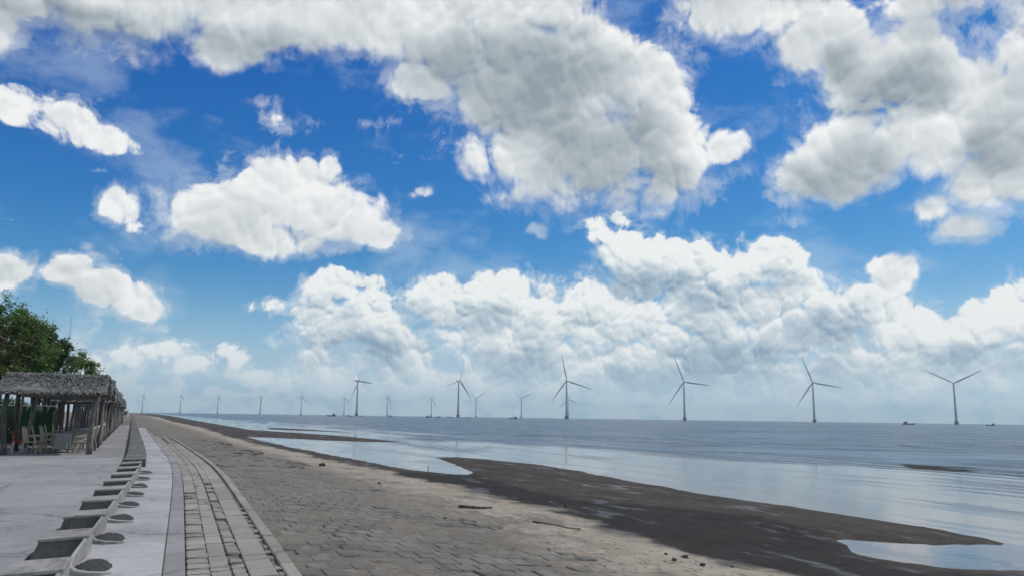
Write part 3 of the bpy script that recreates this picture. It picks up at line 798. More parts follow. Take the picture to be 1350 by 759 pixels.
def straw(w0_, w1, yA, zA, yB, zB, seed, count):
    r_ = random.Random(seed)
    v, f = [], []
    d = Vector((0, yA - yB, zA - zB)).normalized()             # down the slope
    nrm = Vector((0, -d.z, d.y)); nrm = nrm if nrm.z > 0 else -nrm
    for k in range(count):
        u = r_.random() ** 1.2
        x = r_.uniform(w0_, w1)
        p = Vector((x, yA + (yB - yA) * u, zA + (zB - zA) * u - 0.10 * math.sin(math.pi * u) + 0.065))
        ln = r_.uniform(0.25, 0.6)
        w = r_.uniform(0.012, 0.035)
        dd = (d + Vector((r_.uniform(-.25, .25), 0, r_.uniform(-.08, .05)))).normalized()
        a = p + nrm * r_.uniform(0.0, 0.03); b_ = a + dd * ln + nrm * r_.uniform(-0.02, 0.05)
        side = dd.cross(nrm) * w
        o_ = len(v)
        v += [tuple(a - side), tuple(a + side), tuple(b_ + side * .5), tuple(b_ - side * .5)]
        f.append((o_, o_ + 1, o_ + 2, o_ + 3))
    return v, f

def shelter(s, i, length=6.0, width=2.75, t=-2.72, rows=3, label='', detail=1.0):
    e = empty('thatched_shelter', W(t, s, 0), bang(s))
    tag(e, label, 'shelter', 'thatched shelters along the promenade')
    k = 0
    hz_ = 2.22 + 0.1 * math.sin(i * 2.3)
    rz_ = 3.0 + 0.12 * math.sin(i * 1.7)
    for x in (0.0, -width):
        for r in range(rows):
            y = length * r / (rows - 1)
            h = hz_ + (rz_ - hz_) * (1 - abs(2 * r / (rows - 1) - 1))
            crooked_post('post', x, y, h, 0.095, e, M_POST, i * 40 + k); k += 1
            if (detail > 0.5 or r == 0) and not (i == 0 and r != 1):
                crooked_post('post', x + rnd.uniform(-.2, .2), y + rnd.uniform(.6, 1.3), hz_ + 0.25, 0.06, e, M_POSTL if k % 2 else M_POST, i * 40 + k + 200, 0.08)
    for x in (0.0, -width):                                     # rails that carry the thatch
        bm = bmesh.new(); add_tube(bm, [(x + .02, -0.35, hz_ - .02), (x, length * .25, (hz_ + rz_) / 2 - .06), (x - .02, length / 2, rz_ - .02)], [.06, .055, .05], 7)
        mesh_obj('rafter', bm, M_POSTL, e, True)
        bm = bmesh.new(); add_tube(bm, [(x, length / 2, rz_ - .02), (x, length * .75, (hz_ + rz_) / 2 - .06), (x, length + .35, hz_ - .02)], [.05, .055, .06], 7)
        mesh_obj('rafter', bm, M_POSTL, e, True)
    for y, z in ((0.0, hz_), (length / 2, rz_ - 0.05), (length, hz_)):
        bm = bmesh.new(); add_tube(bm, [(0.25, y, z), (-width / 2, y + .03, z - .05), (-width - .25, y, z + .02)], [.06, .055, .05], 7)
        mesh_obj('beam', bm, M_POSTL, e, True)
    bm = bmesh.new(); add_tube(bm, [(0.02, -.1, 2.05), (.03, length * .5, 2.13), (0.02, length + .1, 2.08)], [.045, .04, .04], 7)
    mesh_obj('tie_rail', bm, M_POSTL, e, True)
    x0, x1 = -width - 0.55, 0.38
    for q_, (ya, yb) in enumerate(((-0.45, length / 2 + .04), (length + 0.45, length / 2 - .04))):
        ro = mesh_obj('thatch_slope', roof_slope(x0, x1, ya, hz_ + 0.02, yb, rz_ + 0.06, i * 2 + q_, M_THATCH), M_THATCH, e, True)
        v, f = straw(x0, x1, ya, hz_ + 0.02, yb, rz_ + 0.06, 100 + i * 2 + q_, int(2600 * detail))
        so = pydata('loose_straw', v, f, M_THATCH, ro); so['kind'] = 'stuff'
    return e

SH = [34.3, 43.2, 52.0, 60.6, 69.4, 78.5, 88.0, 98.5, 110.0, 123.0, 137.0]
for i, s in enumerate(SH):
    lab = ('grey thatched shelter on crooked posts with cream chairs and tables, nearest of the row' if i == 0 else
           'smallest and farthest thatched shelter at the end of the row' if i == len(SH) - 1 else
           '%s thatched shelter from the camera, in the row behind the nearest one' % ORD[i])
    shelter(s, i, length=6.2 if i == 0 else 7.0, rows=3, label=lab, detail=1.0 if i < 2 else 0.45 if i < 5 else 0.2)

# ------------------------------------------------------------------ furniture in the nearest shelters
def plain(name, c, rough=0.5, var=0.08, metal=0.0):
    def b(q, bs):
        p = geo(q)
        n = q.noise(p, 6, 4, 0.6)
        cc = q.mix(q.ss(n, 0.35, 0.65), tuple(v * (1 - var) for v in c), tuple(v * (1 + var) for v in c))
        q.put(bs.inputs['Base Color'], cc); bs.inputs['Roughness'].default_value = rough; bs.inputs['Metallic'].default_value = metal
    return material(name, b)
M_CREAM = plain('cream_plastic', (0.42, 0.37, 0.29), 0.5)
M_CLOTH = plain('grey_cloth', (0.26, 0.27, 0.26), 0.9)
M_RED = plain('red_plastic', (0.45, 0.035, 0.03), 0.4)
M_GREEN = plain('green_tarp', (0.02, 0.07, 0.03), 0.7, 0.3)
M_DARKM = plain('dark_metal', (0.03, 0.03, 0.032), 0.5)

def chair_meshes():
    out = []
    bm = bmesh.new(); add_box(bm, -.24, .24, -.23, .23, .40, .44, .015); out.append(('seat', bm))
    for k in (-.17, -.06, .06, .17):
        bm = bmesh.new()
        pts = [(k, .21, .43), (k * 1.05, .25, .65), (k * 1.1, .31, .93)]
        add_tube(bm, pts, [.026, .026, .024], 5); out.append(('back_slat', bm))
    bm = bmesh.new(); add_tube(bm, [(-.23, .31, .90), (-.12, .33, .97), (0, .335, .99), (.12, .33, .97), (.23, .31, .90)], [.022, .027, .03, .027, .022], 6); out.append(('top_rail', bm))
    for sx in (-1, 1):
        bm = bmesh.new(); add_tube(bm, [(.235 * sx, -.2, .43), (.26 * sx, -.19, .62), (.26 * sx, .1, .65), (.235 * sx, .27, .66)], [.02, .022, .024, .02], 6); out.append(('armrest', bm))
        bm = bmesh.new(); add_tube(bm, [(.21 * sx, -.2, .41), (.245 * sx, -.25, 0)], [.026, .02], 6); out.append(('leg', bm))
        bm = bmesh.new(); add_tube(bm, [(.21 * sx, .2, .41), (.245 * sx, .28, 0)], [.026, .02], 6); out.append(('leg', bm))
    r_ = []
    for nm, bm in out:
        me = bpy.data.meshes.new(nm); bm.normal_update(); bm.to_mesh(me); bm.free(); me.materials.append(M_CREAM); r_.append((nm, me))
    return r_
CH = chair_meshes()
def place_chair(t, s, rz, label):
    e = empty('armchair', W(t, s, 0), rz)
    for nm, me in CH: inst(me, nm, (0, 0, 0), parent=e)
    tag(e, label, 'chair', 'cream chairs under the shelters')
def place_table(t, s, label):
    e = empty('table', W(t, s, 0), 0.1)
    bm = bmesh.new(); add_box(bm, -.26, .26, -.55, .55, .70, .74, .012); mesh_obj('table_top', bm, M_CLOTH, e)
    bm = bmesh.new()                                            # cloth skirt hanging in folds
    n = 40; per = []
    for k in range(n):
        u = k / n * 4; sd = int(u); w = u - sd
        c = [(-.27, -.56), (.27, -.56), (.27, .56), (-.27, .56)]
        x = c[sd][0] * (1 - w) + c[(sd + 1) % 4][0] * w; y = c[sd][1] * (1 - w) + c[(sd + 1) % 4][1] * w
        per.append((x, y))
    a = [bm.verts.new((x, y, .745)) for x, y in per]
    b_ = [bm.verts.new((x * (1.02 + .035 * math.sin(k * 2.1)), y * (1.02 + .03 * math.cos(k * 1.7)), .12 + .03 * math.sin(k))) for k, (x, y) in enumerate(per)]
    for k in range(n): bm.faces.new((a[k], b_[k], b_[(k + 1) % n], a[(k + 1) % n]))
    bm.faces.new(a)
    mesh_obj('table_cloth', bm, M_CLOTH, e)
    for x in (-.2, .2):
        for y in (-.48, .48):
            bm = bmesh.new(); add_tube(bm, [(x, y, .7), (x, y, 0)], [.02, .02], 6); mesh_obj('leg', bm, M_DARKM, e)
    tag(e, label, 'table', 'cloth covered tables under the shelters')

HP = math.pi / 2
place_table(-3.75, 36.1, 'grey cloth covered table in the middle of the nearest shelter')
place_table(-3.7, 39.0, 'cloth covered table behind the front table of the nearest shelter')
place_table(-3.75, 46.0, 'cloth covered table under the second shelter')
for t, s, a, lab in (
    (-4.75, 35.5, HP - .2, 'cream slatted armchair left of the front table, closest to the promenade edge of the shade'),
    (-4.55, 36.4, HP + .15, 'cream slatted armchair left of the front table, second back on that side'),
    (-4.35, 37.3, HP - .1, 'cream slatted armchair left of the gap between the two tables'),
    (-3.05, 35.5, -HP + .3, 'cream slatted armchair at the right front post of the nearest shelter'),
    (-2.98, 36.5, -HP - .1, 'cream slatted armchair on the right of the front table, second back on that side'),
    (-3.0, 38.5, -HP + .1, 'cream slatted armchair on the right of the rear table, nearer one'),
    (-2.95, 39.4, -HP, 'cream slatted armchair on the right of the rear table, farther one'),
    (-4.5, 38.8, HP, 'cream slatted armchair left of the rear table, nearer one'),
    (-4.4, 39.7, HP + .1, 'cream slatted armchair left of the rear table, farther one'),
    (-4.6, 45.6, HP, 'cream slatted armchair left of the table under the second shelter'),
    (-2.95, 45.8, -HP, 'cream slatted armchair right of the table under the second shelter, nearer one'),
    (-2.95, 46.8, -HP + .2, 'cream slatted armchair right of the table under the second shelter, farther one')):
    place_chair(t, s, a, lab)

e = empty('red_stool', W(-5.25, 35.9, 0), 0.3)                  # red stool
bm = bmesh.new(); add_box(bm, -.19, .19, -.19, .19, .42, .46, .02); mesh_obj('seat', bm, M_RED, e)
for x in (-1, 1):
    for y in (-1, 1):
        bm = bmesh.new(); add_tube(bm, [(.14 * x, .14 * y, .43), (.19 * x, .19 * y, 0)], [.03, .025], 6); mesh_obj('leg', bm, M_CREAM, e)
bm = bmesh.new(); add_tube(bm, [(-.16, .17, .45), (-.16, .2, .75), (0, .22, .8), (.16, .2, .75), (.16, .17, .45)], [.03] * 5, 6); mesh_obj('backrest', bm, M_RED, e)
tag(e, 'small red plastic chair with pale legs behind the left front post', 'chair')
e = empty('tarpaulin', W(-5.6, 41.5, 0), 0)                     # green screen hung between posts
v, f = [], []
for i in range(13):
    for j in range(7):
        x = -1.0 + i / 6; v.append((x, .06 * math.sin(i * 1.3) + .03 * math.sin(j), .15 + j * .27))
for i in range(12):
    for j in range(6): a = i * 7 + j; f.append((a, a + 7, a + 8, a + 1))
o = pydata('sheet', v, f, M_GREEN, e, True)
md = o.modifiers.new('thickness', 'SOLIDIFY'); md.thickness = 0.01
bm = bmesh.new(); add_tube(bm, [(-1.1, 0, 1.82), (1.1, 0, 1.8)], [.03, .03], 6); mesh_obj('pole', bm, M_POSTL, e)
tag(e, 'green tarpaulin screen hanging at the back of the nearest shelter', 'tarpaulin')

# ------------------------------------------------------------------ vegetation behind the shelters
def leaf_mat(name, a, b_, c_):
    def bb(q, bs):
        isl = q.n('ShaderNodeNewGeometry').outputs['Random Per Island']
        p = geo(q)
        n = q.noise(p, 0.9, 3, 0.6)
        c = q.mix(isl, a, b_)
        c = q.mix(q.ss(n, 0.5, 0.68), c, c_)
        q.put(bs.inputs['Base Color'], c); bs.inputs['Roughness'].default_value = 0.6
        bs.inputs['Subsurface Weight'].default_value = 0.0
        tr = q.n('ShaderNodeBsdfTranslucent'); q.put(tr.inputs[0], c)
        mx_ = q.n('ShaderNodeMixShader'); mx_.inputs[0].default_value = 0.3
        q.nt.links.new(bs.outputs[0], mx_.inputs[1]); q.nt.links.new(tr.outputs[0], mx_.inputs[2])
        out = [n_ for n_ in q.nt.nodes if n_.type == 'OUTPUT_MATERIAL'][0]
        q.nt.links.new(mx_.outputs[0], out.inputs[0])
    return material(name, bb)
M_LEAF = leaf_mat('foliage', (0.06, 0.13, 0.025), (0.16, 0.27, 0.06), (0.21, 0.26, 0.08))
M_LEAFD = leaf_mat('dark_foliage', (0.03, 0.07, 0.022), (0.07, 0.13, 0.04), (0.09, 0.11, 0.045))
M_DRY = leaf_mat('dry_twigs', (0.10, 0.075, 0.045), (0.20, 0.16, 0.11), (0.14, 0.13, 0.08))
M_BARK = wood('bark', (0.06, 0.05, 0.04), (0.15, 0.13, 0.11), 0.2)

def tree(x, y, lobes, seed, label, trunk_h, leaves=9000, mat=None, twig=0, name='leafy_tree', cat='tree', group='trees behind the shelters', leaf=0.17):
    r_ = random.Random(seed)
    e = empty(name, (x, y, 0), 0)
    tag(e, label, cat, group)
    bm = bmesh.new()
    add_tube(bm, [(0, 0, -.1), (.05, .1, trunk_h * .4), (-.05, 0, trunk_h * .8), (0, 0, trunk_h)], [.2, .16, .13, .08], 9)
    tr = mesh_obj('trunk', bm, M_BARK, e, True)
    clumps = []
    for (lx, ly, lz, lr) in lobes:
        a = Vector((0, 0, trunk_h * r_.uniform(.55, .9))); b_ = Vector((lx, ly, lz))
        mid = (a + b_) / 2 + Vector((r_.uniform(-.3, .3), r_.uniform(-.3, .3), -.2))
        bm = bmesh.new(); add_tube(bm, [a, mid, b_], [.09, .06, .025], 6)
        mesh_obj('branch', bm, M_BARK, tr, True)
        for k in range(int(16 + lr * 12)):
            th, ph = r_.uniform(0, 6.283), math.acos(r_.uniform(-1, 1))
            rr = lr * r_.uniform(.35, 1.12)
            c = Vector((lx + rr * math.sin(ph) * math.cos(th), ly + rr * math.sin(ph) * math.sin(th), lz + rr * .85 * math.cos(ph)))
            clumps.append((c, r_.uniform(.14, .42) * (0.7 + 0.3 * lr), Vector((r_.uniform(-1, 1), r_.uniform(-1, 1), r_.uniform(-.2, 1.2))).normalized()))
    v, f = [], []
    per = max(8, leaves // len(clumps))
    for c, cr, ax in clumps:
        for k in range(per):
            u = r_.gauss(0, .5)
            p = c + ax * u * cr * 1.5 + Vector((r_.gauss(0, .4), r_.gauss(0, .4), r_.gauss(0, .4))) * cr
            d = (ax * .8 + Vector((r_.uniform(-1, 1), r_.uniform(-1, 1), r_.uniform(-.7, .7)))).normalized()
            sd = d.orthogonal().normalized(); sd = (Matrix.Rotation(r_.uniform(0, 6.28), 3, d) @ sd)
            L_, w = leaf * r_.uniform(.7, 1.6), leaf * r_.uniform(.16, .34)
            o_ = len(v)
            v += [tuple(p), tuple(p + d * L_ * .5 + sd * w), tuple(p + d * L_), tuple(p + d * L_ * .5 - sd * w)]
            f.append((o_, o_ + 1, o_ + 2, o_ + 3))
    cr_ = pydata('crown', v, f, mat or M_LEAF, e)
    if twig:
        v, f = [], []
        for k in range(twig):
            lx, ly, lz, lr = lobes[r_.randrange(min(3, len(lobes)))]
            p = Vector((lx + r_.gauss(0, .6) * lr, ly - lr * .5 + r_.gauss(0, .5) * lr, lz - lr * .75 + r_.gauss(0, .5) * lr))
            d = Vector((r_.uniform(-1, 1), r_.uniform(-1, 1), r_.uniform(-.3, 1))).normalized(); sd = d.orthogonal().normalized() * r_.uniform(.008, .02)
            q_ = p + d * r_.uniform(.3, 1.1)
            o_ = len(v); v += [tuple(p - sd), tuple(p + sd), tuple(q_ + sd * .4), tuple(q_ - sd * .4)]; f.append((o_, o_ + 1, o_ + 2, o_ + 3))
        pydata('dry_twigs', v, f, M_DRY, e)
    return e

tree(-10.3, 56, [(0.1, 0, 6.9, 1.5), (-.9, 0, 5.9, 1.7), (.6, .2, 5.5, 1.4), (1.5, -.3, 6.3, 1.0), (-1.6, 0, 7.2, 1.2), (.2, -.5, 4.4, 1.4), (1.4, .3, 4.4, 1.1), (2.2, 0, 5.0, .9)], 11, 'tallest feathery green tree behind the nearest shelter at the left edge', 4.6, 20000, M_LEAF, 900)
tree(-12.8, 58, [(0, 0, 6.2, 1.7), (-.9, .2, 5.2, 1.6), (.7, 0, 5.4, 1.5), (.9, 0, 4.0, 1.3), (-1.0, 0, 6.6, 1.2)], 12, 'bushy brownish green tree partly outside the left edge of the picture', 4.2, 13000, M_LEAF, 1400)
tree(-9.7, 66, [(0, 0, 5.9, 1.25), (.9, 0, 5.3, 1.0), (-.8, .1, 5.4, 1.2), (.25, -.2, 6.9, .8), (1.2, .2, 6.1, .6)], 13, 'dark green tree between the tall left tree and the low one', 4.0, 12000, M_LEAFD)
tree(-10.9, 84, [(-.6, 0, 6.0, 1.3), (.6, 0, 5.8, 1.3), (1.7, 0, 6.1, 1.0), (2.6, .2, 5.4, .9), (-1.6, .2, 6.3, 1.2), (-2.6, .3, 6.6, 1.1)], 14, 'low spreading green tree just above the right end of the nearest thatch', 3.6, 12000, M_LEAF)
for k, (x, y, h) in enumerate(((-8.3, 41.5, 1.5), (-8.9, 45, 1.8), (-9.3, 50, 1.9), (-10.4, 61, 2.1), (-7.9, 37.0, 1.3), (-11.0, 72, 2.2), (-9.6, 40.0, 2.0))):
    tree(x, y, [(0, 0, h * .75, h * .55), (-.5, .3, h * .55, h * .5), (.5, -.2, h * .5, h * .5), (0, .8, h * .55, h * .5)], 30 + k,
         'dark leafy shrub in the shade behind the shelter posts, %s from the camera' % ORD[(1, 3, 4, 5, 0, 6, 2)[k]], h * .6, 2600, M_LEAFD, 0, 'shrub', 'shrub', 'shrubs behind the shelters', 0.16)

M_MAST = plain('galvanised_steel', (0.3, 0.32, 0.33), 0.5)
# slim mast far behind the trees
e = empty('radio_mast', (-36.8, 300, 0), 0)
for a in range(3):
    an = a * 2.094
    bm = bmesh.new(); add_tube(bm, [(.45 * math.cos(an), .45 * math.sin(an), 0), (.18 * math.cos(an), .18 * math.sin(an), 33)], [.035, .025], 5); mesh_obj('leg', bm, M_MAST, e)
for k in range(16):
    bm = bmesh.new(); z_ = 1 + 2 * k; r0 = .45 - .27 * z_ / 33; r1 = .45 - .27 * (z_ + 2) / 33
    for a in range(3):
        p, q_ = a * 2.094, (a + 1) * 2.094
        add_tube(bm, [(r0 * math.cos(p), r0 * math.sin(p), z_), (r1 * math.cos(q_), r1 * math.sin(q_), z_ + 2)], [.012, .012], 4)
    mesh_obj('brace', bm, M_MAST, e)
tag(e, 'thin distant lattice mast rising above the low tree', 'mast')

# white kiosk at the far end of the promenade
M_WHITE = plain('white_paint', (0.62, 0.62, 0.6), 0.7)
kx, ky = W(-3.6, 250)[:2]
e = empty('kiosk', (kx, ky, 0), 0)
bm = bmesh.new(); add_box(bm, -1.2, 1.2, -1, 1, 0, 1.9, .03); mesh_obj('wall', bm, M_WHITE, e)
bm = bmesh.new(); add_box(bm, -1.5, 1.5, -1.4, 1.3, 1.93, 2.05, .02); mesh_obj('roof', bm, M_WHITE, e)
bm = bmesh.new(); add_box(bm, -.9, .9, -1.04, -1.005, .8, 1.6); mesh_obj('hatch', bm, M_DARKM, e)
tag(e, 'tiny white kiosk at the far end of the promenade', 'kiosk')

# ------------------------------------------------------------------ wind turbines
M_TURB = plain('grey_turbine_paint', (0.40, 0.42, 0.43), 0.5, 0.04)
M_PILE = plain('dark_pile_concrete', (0.10, 0.10, 0.10), 0.8, 0.2)
def turbine_meshes():
    d = {}
    bm = bmesh.new(); add_tube(bm, [(0, 0, 6), (0, 0, 30), (0, 0, 55), (0, 0, 78)], [2.35, 2.1, 1.8, 1.45], 20); d['tower'] = (bm, M_TURB, True)
    bm = bmesh.new(); add_tube(bm, [(0, 0, -1.5), (0, 0, 4.5), (0, 0, 4.6), (0, 0, 6)], [3.6, 3.6, 4.4, 4.4], 16); d['foundation'] = (bm, M_PILE, False)
    bm = bmesh.new(); add_box(bm, -1.9, 1.9, -2.6, 7.5, 77.6, 81.6, .7); d['nacelle'] = (bm, M_TURB, False)
    bm = bmesh.new(); add_tube(bm, [(0, -2.6, 80), (0, -3.4, 80), (0, -4.6, 80), (0, -5.6, 80), (0, -6.1, 80)], [1.7, 1.75, 1.6, .95, .2], 14); d['hub'] = (bm, M_TURB, True)
    bm = bmesh.new()                                            # blade, root to tip, airfoil-like section
    secs = [(0.6, .95, .95, 0, 0), (3, 1.0, .9, 0, .1), (9, 1.95, .62, .45, .28), (18, 1.75, .42, .35, .2), (30, 1.35, .28, .2, .1), (42, .95, .18, .1, .05), (51, .62, .11, 0, .02), (56.4, .2, .05, -.1, 0)]
    rings = []
    for (z, c, th, off_, tw) in secs:
        ring = []
        for k in range(12):
            a = 2 * math.pi * k / 12
            px_, py_ = c * math.cos(a) + off_, th * math.sin(a) * (0.75 + .25 * math.cos(a))
            ring.append(bm.verts.new((px_ * math.cos(tw) - py_ * math.sin(tw), px_ * math.sin(tw) + py_ * math.cos(tw), z)))
        rings.append(ring)
    for i in range(len(rings) - 1):
        for k in range(12): bm.faces.new((rings[i][k], rings[i][(k + 1) % 12], rings[i + 1][(k + 1) % 12], rings[i + 1][k]))
    bm.faces.new(rings[0][::-1]); bm.faces.new(rings[-1])
    d['blade'] = (bm, M_TURB, True)
    r_ = {}
    for nm, (bm, mt_, sm) in d.items():
        me = bpy.data.meshes.new(nm); bmesh.ops.recalc_face_normals(bm, faces=bm.faces); bm.to_mesh(me); bm.free(); me.materials.append(mt_)
        if sm:
            for p in me.polygons: p.use_smooth = True
        r_[nm] = me
    return r_
TM = turbine_meshes()
def turbine(az_, dist, ang, yaw, label, group, scale=1.0):
    a = math.radians(az_)
    e = empty('wind_turbine', (dist * math.sin(a), dist * math.cos(a), SEA_Z), -a)
    e.scale = (scale,) * 3
    yw = math.radians(yaw)
    inst(TM['foundation'], 'foundation', (0, 0, 0), parent=e)
    inst(TM['tower'], 'tower', (0, 0, 0), parent=e)
    inst(TM['nacelle'], 'nacelle', (0, 0, 0), (0, 0, yw), parent=e)
    inst(TM['hub'], 'hub', (0, 0, 0), (0, 0, yw), parent=e)
    R = Matrix.Rotation(yw, 4, 'Z')
    for th in ang:
        o = inst(TM['blade'], 'blade', (0, 0, 0), parent=e)
        mm = R @ Matrix.Translation((0, -4.1, 80)) @ Matrix.Rotation(math.radians(th), 4, 'Y') @ Matrix.Rotation(math.radians(20), 4, 'Z')
        o.matrix_local = mm
    tag(e, label, 'wind turbine', group)
NEARG, FARG = 'large wind turbines standing in the sea', 'small distant wind turbines'
turbine(11.41, 1858, (-25, 95, 215), 52, 'large wind turbine leftmost of the big ones, blade pointing right', NEARG)
turbine(18.56, 1757, (14, 134, 254), 50, 'large wind turbine second of the big ones from the left, blade hanging down right', NEARG)
turbine(26.33, 1687, (-11, 108, 216), 4, 'large wind turbine third of the big ones from the left, small one behind it', NEARG)
turbine(34.61, 1700, (-20, 98, 214), 0, 'large wind turbine fourth of the big ones from the left, under the grey cloud gap', NEARG)
turbine(43.14, 1730, (-20, 101, 214), 0, 'large wind turbine second of the big ones from the right edge', NEARG)
turbine(51.48, 1786, (-62, 64, 180), 0, 'large wind turbine rightmost, two blades spread up in a V', NEARG, 1.0)
for k, (a, d_, ang, yw, lab) in enumerate((
    (10.54, 3759, (0, 120, 240), 60, 'small distant turbine just left of the leftmost big turbine'),
    (13.53, 3480, (20, 140, 260), 60, 'small distant turbine right of the leftmost big turbine'),
    (16.64, 3637, (15, 135, 255), 55, 'small distant turbine left of the second big turbine'),
    (19.83, 3441, (-50, 55, 180), 15, 'small distant turbine with V blades right of the second big turbine'),
    (23.09, 3325, (-50, 62, 180), 10, 'small distant turbine with V blades left of the third big turbine'),
    (26.45, 3409, (-10, 110, 230), 20, 'small distant turbine half hidden behind the third big turbine'),
    (-2.44, 4312, (0, 120, 240), 75, 'small hazy turbine leftmost of all, above the end of the promenade'),
    (-0.15, 4104, (0, 120, 240), 75, 'small hazy turbine second from the left of all'),
    (2.17, 4007, (10, 130, 250), 75, 'small hazy turbine third from the left of all'),
    (4.91, 3984, (-60, 60, 180), 60, 'small hazy turbine fourth from the left of all'),
    (7.62, 3718, (0, 120, 240), 70, 'small hazy turbine fifth from the left of all'))):
    turbine(a, d_, ang, yw, lab, FARG)

# ------------------------------------------------------------------ fishing boats on the horizon
M_HULL = plain('dark_hull_paint', (0.045, 0.055, 0.07), 0.6, 0.2)
M_CABIN = plain('cabin_paint', (0.12, 0.13, 0.14), 0.6, 0.2)
def boat(az_, dist, L_, heading, label, cabin=True, mast=True):
    a = math.radians(az_)
    e = empty('fishing_boat', (dist * math.sin(a), dist * math.cos(a), SEA_Z), -a + heading)
    secs = [(-.5, .10, .13), (-.35, .13, .10), (0, .15, .09), (.3, .12, .11), (.45, .05, .16), (.5, .012, .2)]
    bm = bmesh.new(); rows = []
    for x, hw, top in secs:
        rows.append([bm.verts.new((x * L_, y * L_, z * L_)) for y, z in ((-hw, top), (-hw * .7, 0), (0, -.04), (hw * .7, 0), (hw, top))])
    for i in range(len(rows) - 1):
        for k in range(4): bm.faces.new((rows[i][k], rows[i][k + 1], rows[i + 1][k + 1], rows[i + 1][k]))
        bm.faces.new((rows[i][4], rows[i][0], rows[i + 1][0], rows[i + 1][4]))
    bm.faces.new(rows[0][::-1]); bm.faces.new(rows[-1])
    bmesh.ops.recalc_face_normals(bm, faces=bm.faces)
    mesh_obj('hull', bm, M_HULL, e)
    if cabin:
        bm = bmesh.new(); add_box(bm, -.38 * L_, -.1 * L_, -.08 * L_, .08 * L_, .10 * L_, .26 * L_, .01 * L_); cb = mesh_obj('cabin', bm, M_CABIN, e)
        bm = bmesh.new(); add_box(bm, -.41 * L_, -.06 * L_, -.1 * L_, .1 * L_, .262 * L_, .28 * L_); mesh_obj('cabin_roof', bm, M_HULL, cb)
    if mast:
        bm = bmesh.new(); add_tube(bm, [(.12 * L_, 0, .08 * L_), (.12 * L_, 0, .52 * L_)], [.014 * L_, .009 * L_], 6); mesh_obj('mast', bm, M_HULL, e)
        bm = bmesh.new(); add_tube(bm, [(.12 * L_, 0, .45 * L_), (-.2 * L_, 0, .33 * L_)], [.008 * L_, .008 * L_], 5); mesh_obj('boom', bm, M_HULL, e)
    tag(e, label, 'boat', 'fishing boats on the horizon')
for az_, di, L_, hd, cb, ms, lab in (
    (9.69, 1250, 14, 3.0, True, False, 'low dark fishing boat farthest left of the boats'),
    (10.94, 1400, 9, .3, True, False, 'small dark boat between the leftmost big turbine and its small neighbour'),
    (11.75, 1500, 6, .2, True, True, 'tiny dark boat at the foot of the leftmost big turbine'),
    (13.84, 1300, 10, -.2, True, False, 'dark boat below the small turbine right of the leftmost big one'),
    (16.50, 1250, 10, .4, True, True, 'dark boat with a mast below the small turbine left of the second big one'),
    (17.15, 1300, 9, 3.3, True, False, 'low dark boat close right of the masted boat'),
    (17.95, 1350, 10, .1, False, True, 'flat dark boat just left of the second big turbine'),
    (19.27, 1350, 9, .1, False, False, 'flat dark boat just right of the second big turbine'),
    (22.52, 1150, 12, 3.2, True, True, 'bulky dark fishing boat with cabin left of the third big turbine'),
    (48.79, 1050, 13, .1, True, False, 'dark long boat left of the rightmost turbine'),
    (53.31, 1150, 10, 3.1, True, False, 'dark boat at the right edge beyond the rightmost turbine')):
    boat(az_, di, L_, hd, lab, cb, ms)

# ------------------------------------------------------------------ things washed up on the beach
M_STONE = concrete('dark_stone', (0.04, 0.038, 0.036), (0.085, 0.08, 0.075), (0.03, 0.03, 0.03), 0.4, 0.9, 3.0)
M_DRIFT = wood('driftwood', (0.05, 0.042, 0.035), (0.13, 0.11, 0.09), 0.3)
M_PALE = wood('pale_plank', (0.25, 0.225, 0.19), (0.40, 0.37, 0.32), 0.2)
def stone(x, y, r, label, seed):
    r_ = random.Random(seed)
    bm = bmesh.new(); bmesh.ops.create_icosphere(bm, subdivisions=2, radius=r)
    for v in bm.verts: v.co *= 1 + r_.uniform(-.22, .22); v.co.z *= .62
    o = mesh_obj('stone', bm, M_STONE, None, True, loc=(x, y, ground_z(x, y) + r * .35))
    tag(o, label, 'stone', 'stones scattered on the sand')
for k, (x, y, r, lab) in enumerate((
    (5.37, 32.99, .2, 'dark stone alone on the sand near the lagoon, farthest of the stones'), (7.02, 10.75, .05, 'small dark stone topmost of the group at the lower right sand edge'),
    (6.81, 10.2, .06, 'small dark stone left in the group at the lower right sand edge'), (7.15, 10.43, .075, 'largest dark stone of the group at the lower right sand edge'),
    (7.02, 9.81, .06, 'dark stone lowest of the group at the lower right sand edge'), (4.77, 14.85, .05, 'small dark stone at the border of the block paving and the sand'),
    (8.57, 17.38, .07, 'dark stone on the sand close to the dark mud'), (5.44, 23.22, .08, 'dark stone on the sand halfway to the lagoon'),
    (7.36, 9.58, .04, 'tiny dark stone at the bottom edge of the sand'), (5.42, 13.6, .05, 'small dark stone on the pale sand right of the block paving'))):
    stone(x, y, r * 0.65, lab, 70 + k)
def log(name, pts, rad, mat, label, cat, group=None):
    x0, y0 = pts[0]
    bm = bmesh.new()
    P_ = [(x - x0, y - y0, ground_z(x, y) + rad * .7 - ground_z(x0, y0)) for x, y in pts]
    add_tube(bm, P_, [rad * (1 - .45 * i / (len(P_) - 1)) for i in range(len(P_))], 7)
    tag(mesh_obj(name, bm, mat, None, True, loc=(x0, y0, ground_z(x0, y0))), label, cat, group)
log('driftwood_log', [(5.75, 16.95), (6.0, 16.85), (6.2, 16.75), (6.45, 16.7)], .04, M_DRIFT, 'dark straight driftwood log lying on the pale sand', 'driftwood', 'driftwood on the sand')
log('driftwood_branch', [(6.5, 14.6), (6.62, 14.3), (6.72, 14.0), (6.78, 13.65), (6.95, 13.45)], .016, M_DRIFT, 'thin bent dark driftwood branch on the sand nearer the camera', 'driftwood', 'driftwood on the sand')
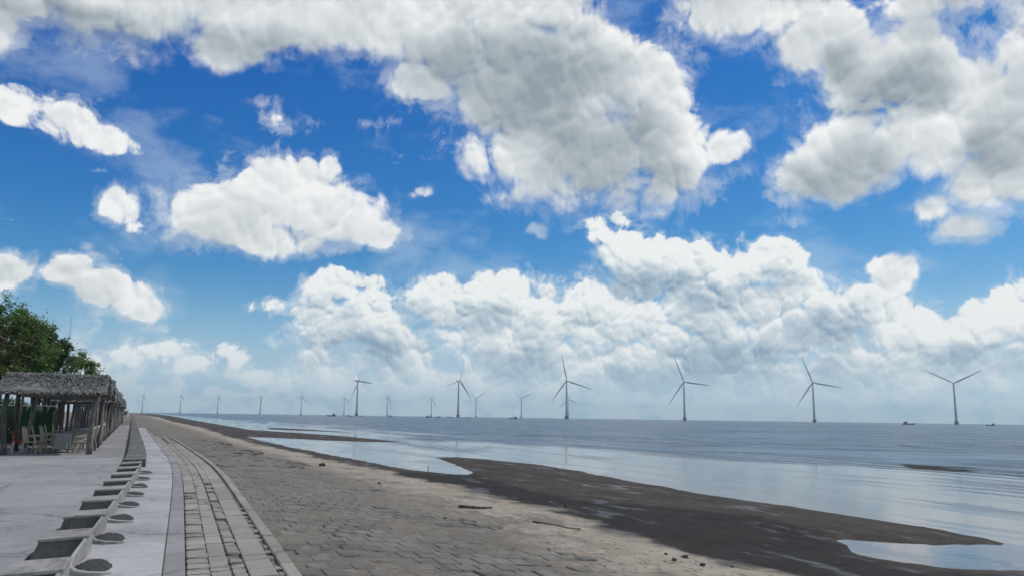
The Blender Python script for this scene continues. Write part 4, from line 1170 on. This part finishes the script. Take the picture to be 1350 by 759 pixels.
bm = bmesh.new(); add_tube(bm, [(0, 0, -.3), (.02, 0, .1), (.04, .01, .26)], [.022, .02, .016], 7)
tag(mesh_obj('stake', bm, M_PALE, None, True, loc=(9.25, 31.2, SEA_Z)), 'short pale wooden stake standing in the shallow lagoon', 'stake')
# weed and shell litter lying in drifts on the sand
r_ = random.Random(5)
v, f = [], []
for k in range(900):
    y = 8 + 34 * r_.random() ** 1.7
    t = r_.choice((r_.gauss(5.6, .5), r_.gauss(6.7, .5), r_.uniform(4.2, 8.4)))
    x = t
    z = ground_z(x, y)
    if z < -.56: continue
    a = r_.gauss(-.3, .9); L_, w = r_.uniform(.012, .07), r_.uniform(.005, .014)
    dx_, dy_ = math.cos(a) * L_, math.sin(a) * L_
    o_ = len(v)
    v += [(x - dx_, y - dy_, z), (x - dy_ * w / L_, y + dx_ * w / L_, z + .006), (x + dx_, y + dy_, z), (x + dy_ * w / L_, y - dx_ * w / L_, z + .007), (x, y, z + .011)]
    f += [(o_, o_ + 3, o_ + 4), (o_ + 3, o_ + 2, o_ + 4), (o_ + 2, o_ + 1, o_ + 4), (o_ + 1, o_, o_ + 4)]
o = pydata('weed_litter', v, f, M_DRIFT)
o['kind'] = 'stuff'; tag(o, 'dark bits of weed and litter strewn over the sand', 'litter')

# ------------------------------------------------------------------ sea haze
hm = bpy.data.materials.new('haze')
hm.use_nodes = True
hm.node_tree.nodes.clear()
hv = hm.node_tree.nodes.new('ShaderNodeVolumePrincipled')
hv.inputs['Color'].default_value = (0.74, 0.93, 1.0, 1)
hv.inputs['Density'].default_value = 1.3e-4
hv.inputs['Anisotropy'].default_value = 0.2
ho = hm.node_tree.nodes.new('ShaderNodeOutputMaterial')
hm.node_tree.links.new(hv.outputs[0], ho.inputs['Volume'])
bm = bmesh.new(); add_box(bm, -3600, 7600, -1600, 7600, -2.1, 142)
hz_o = mesh_obj('haze', bm, hm)
hz_o['kind'] = 'stuff'
tag(hz_o, 'thin pale sea haze lying over the whole shore', 'haze')
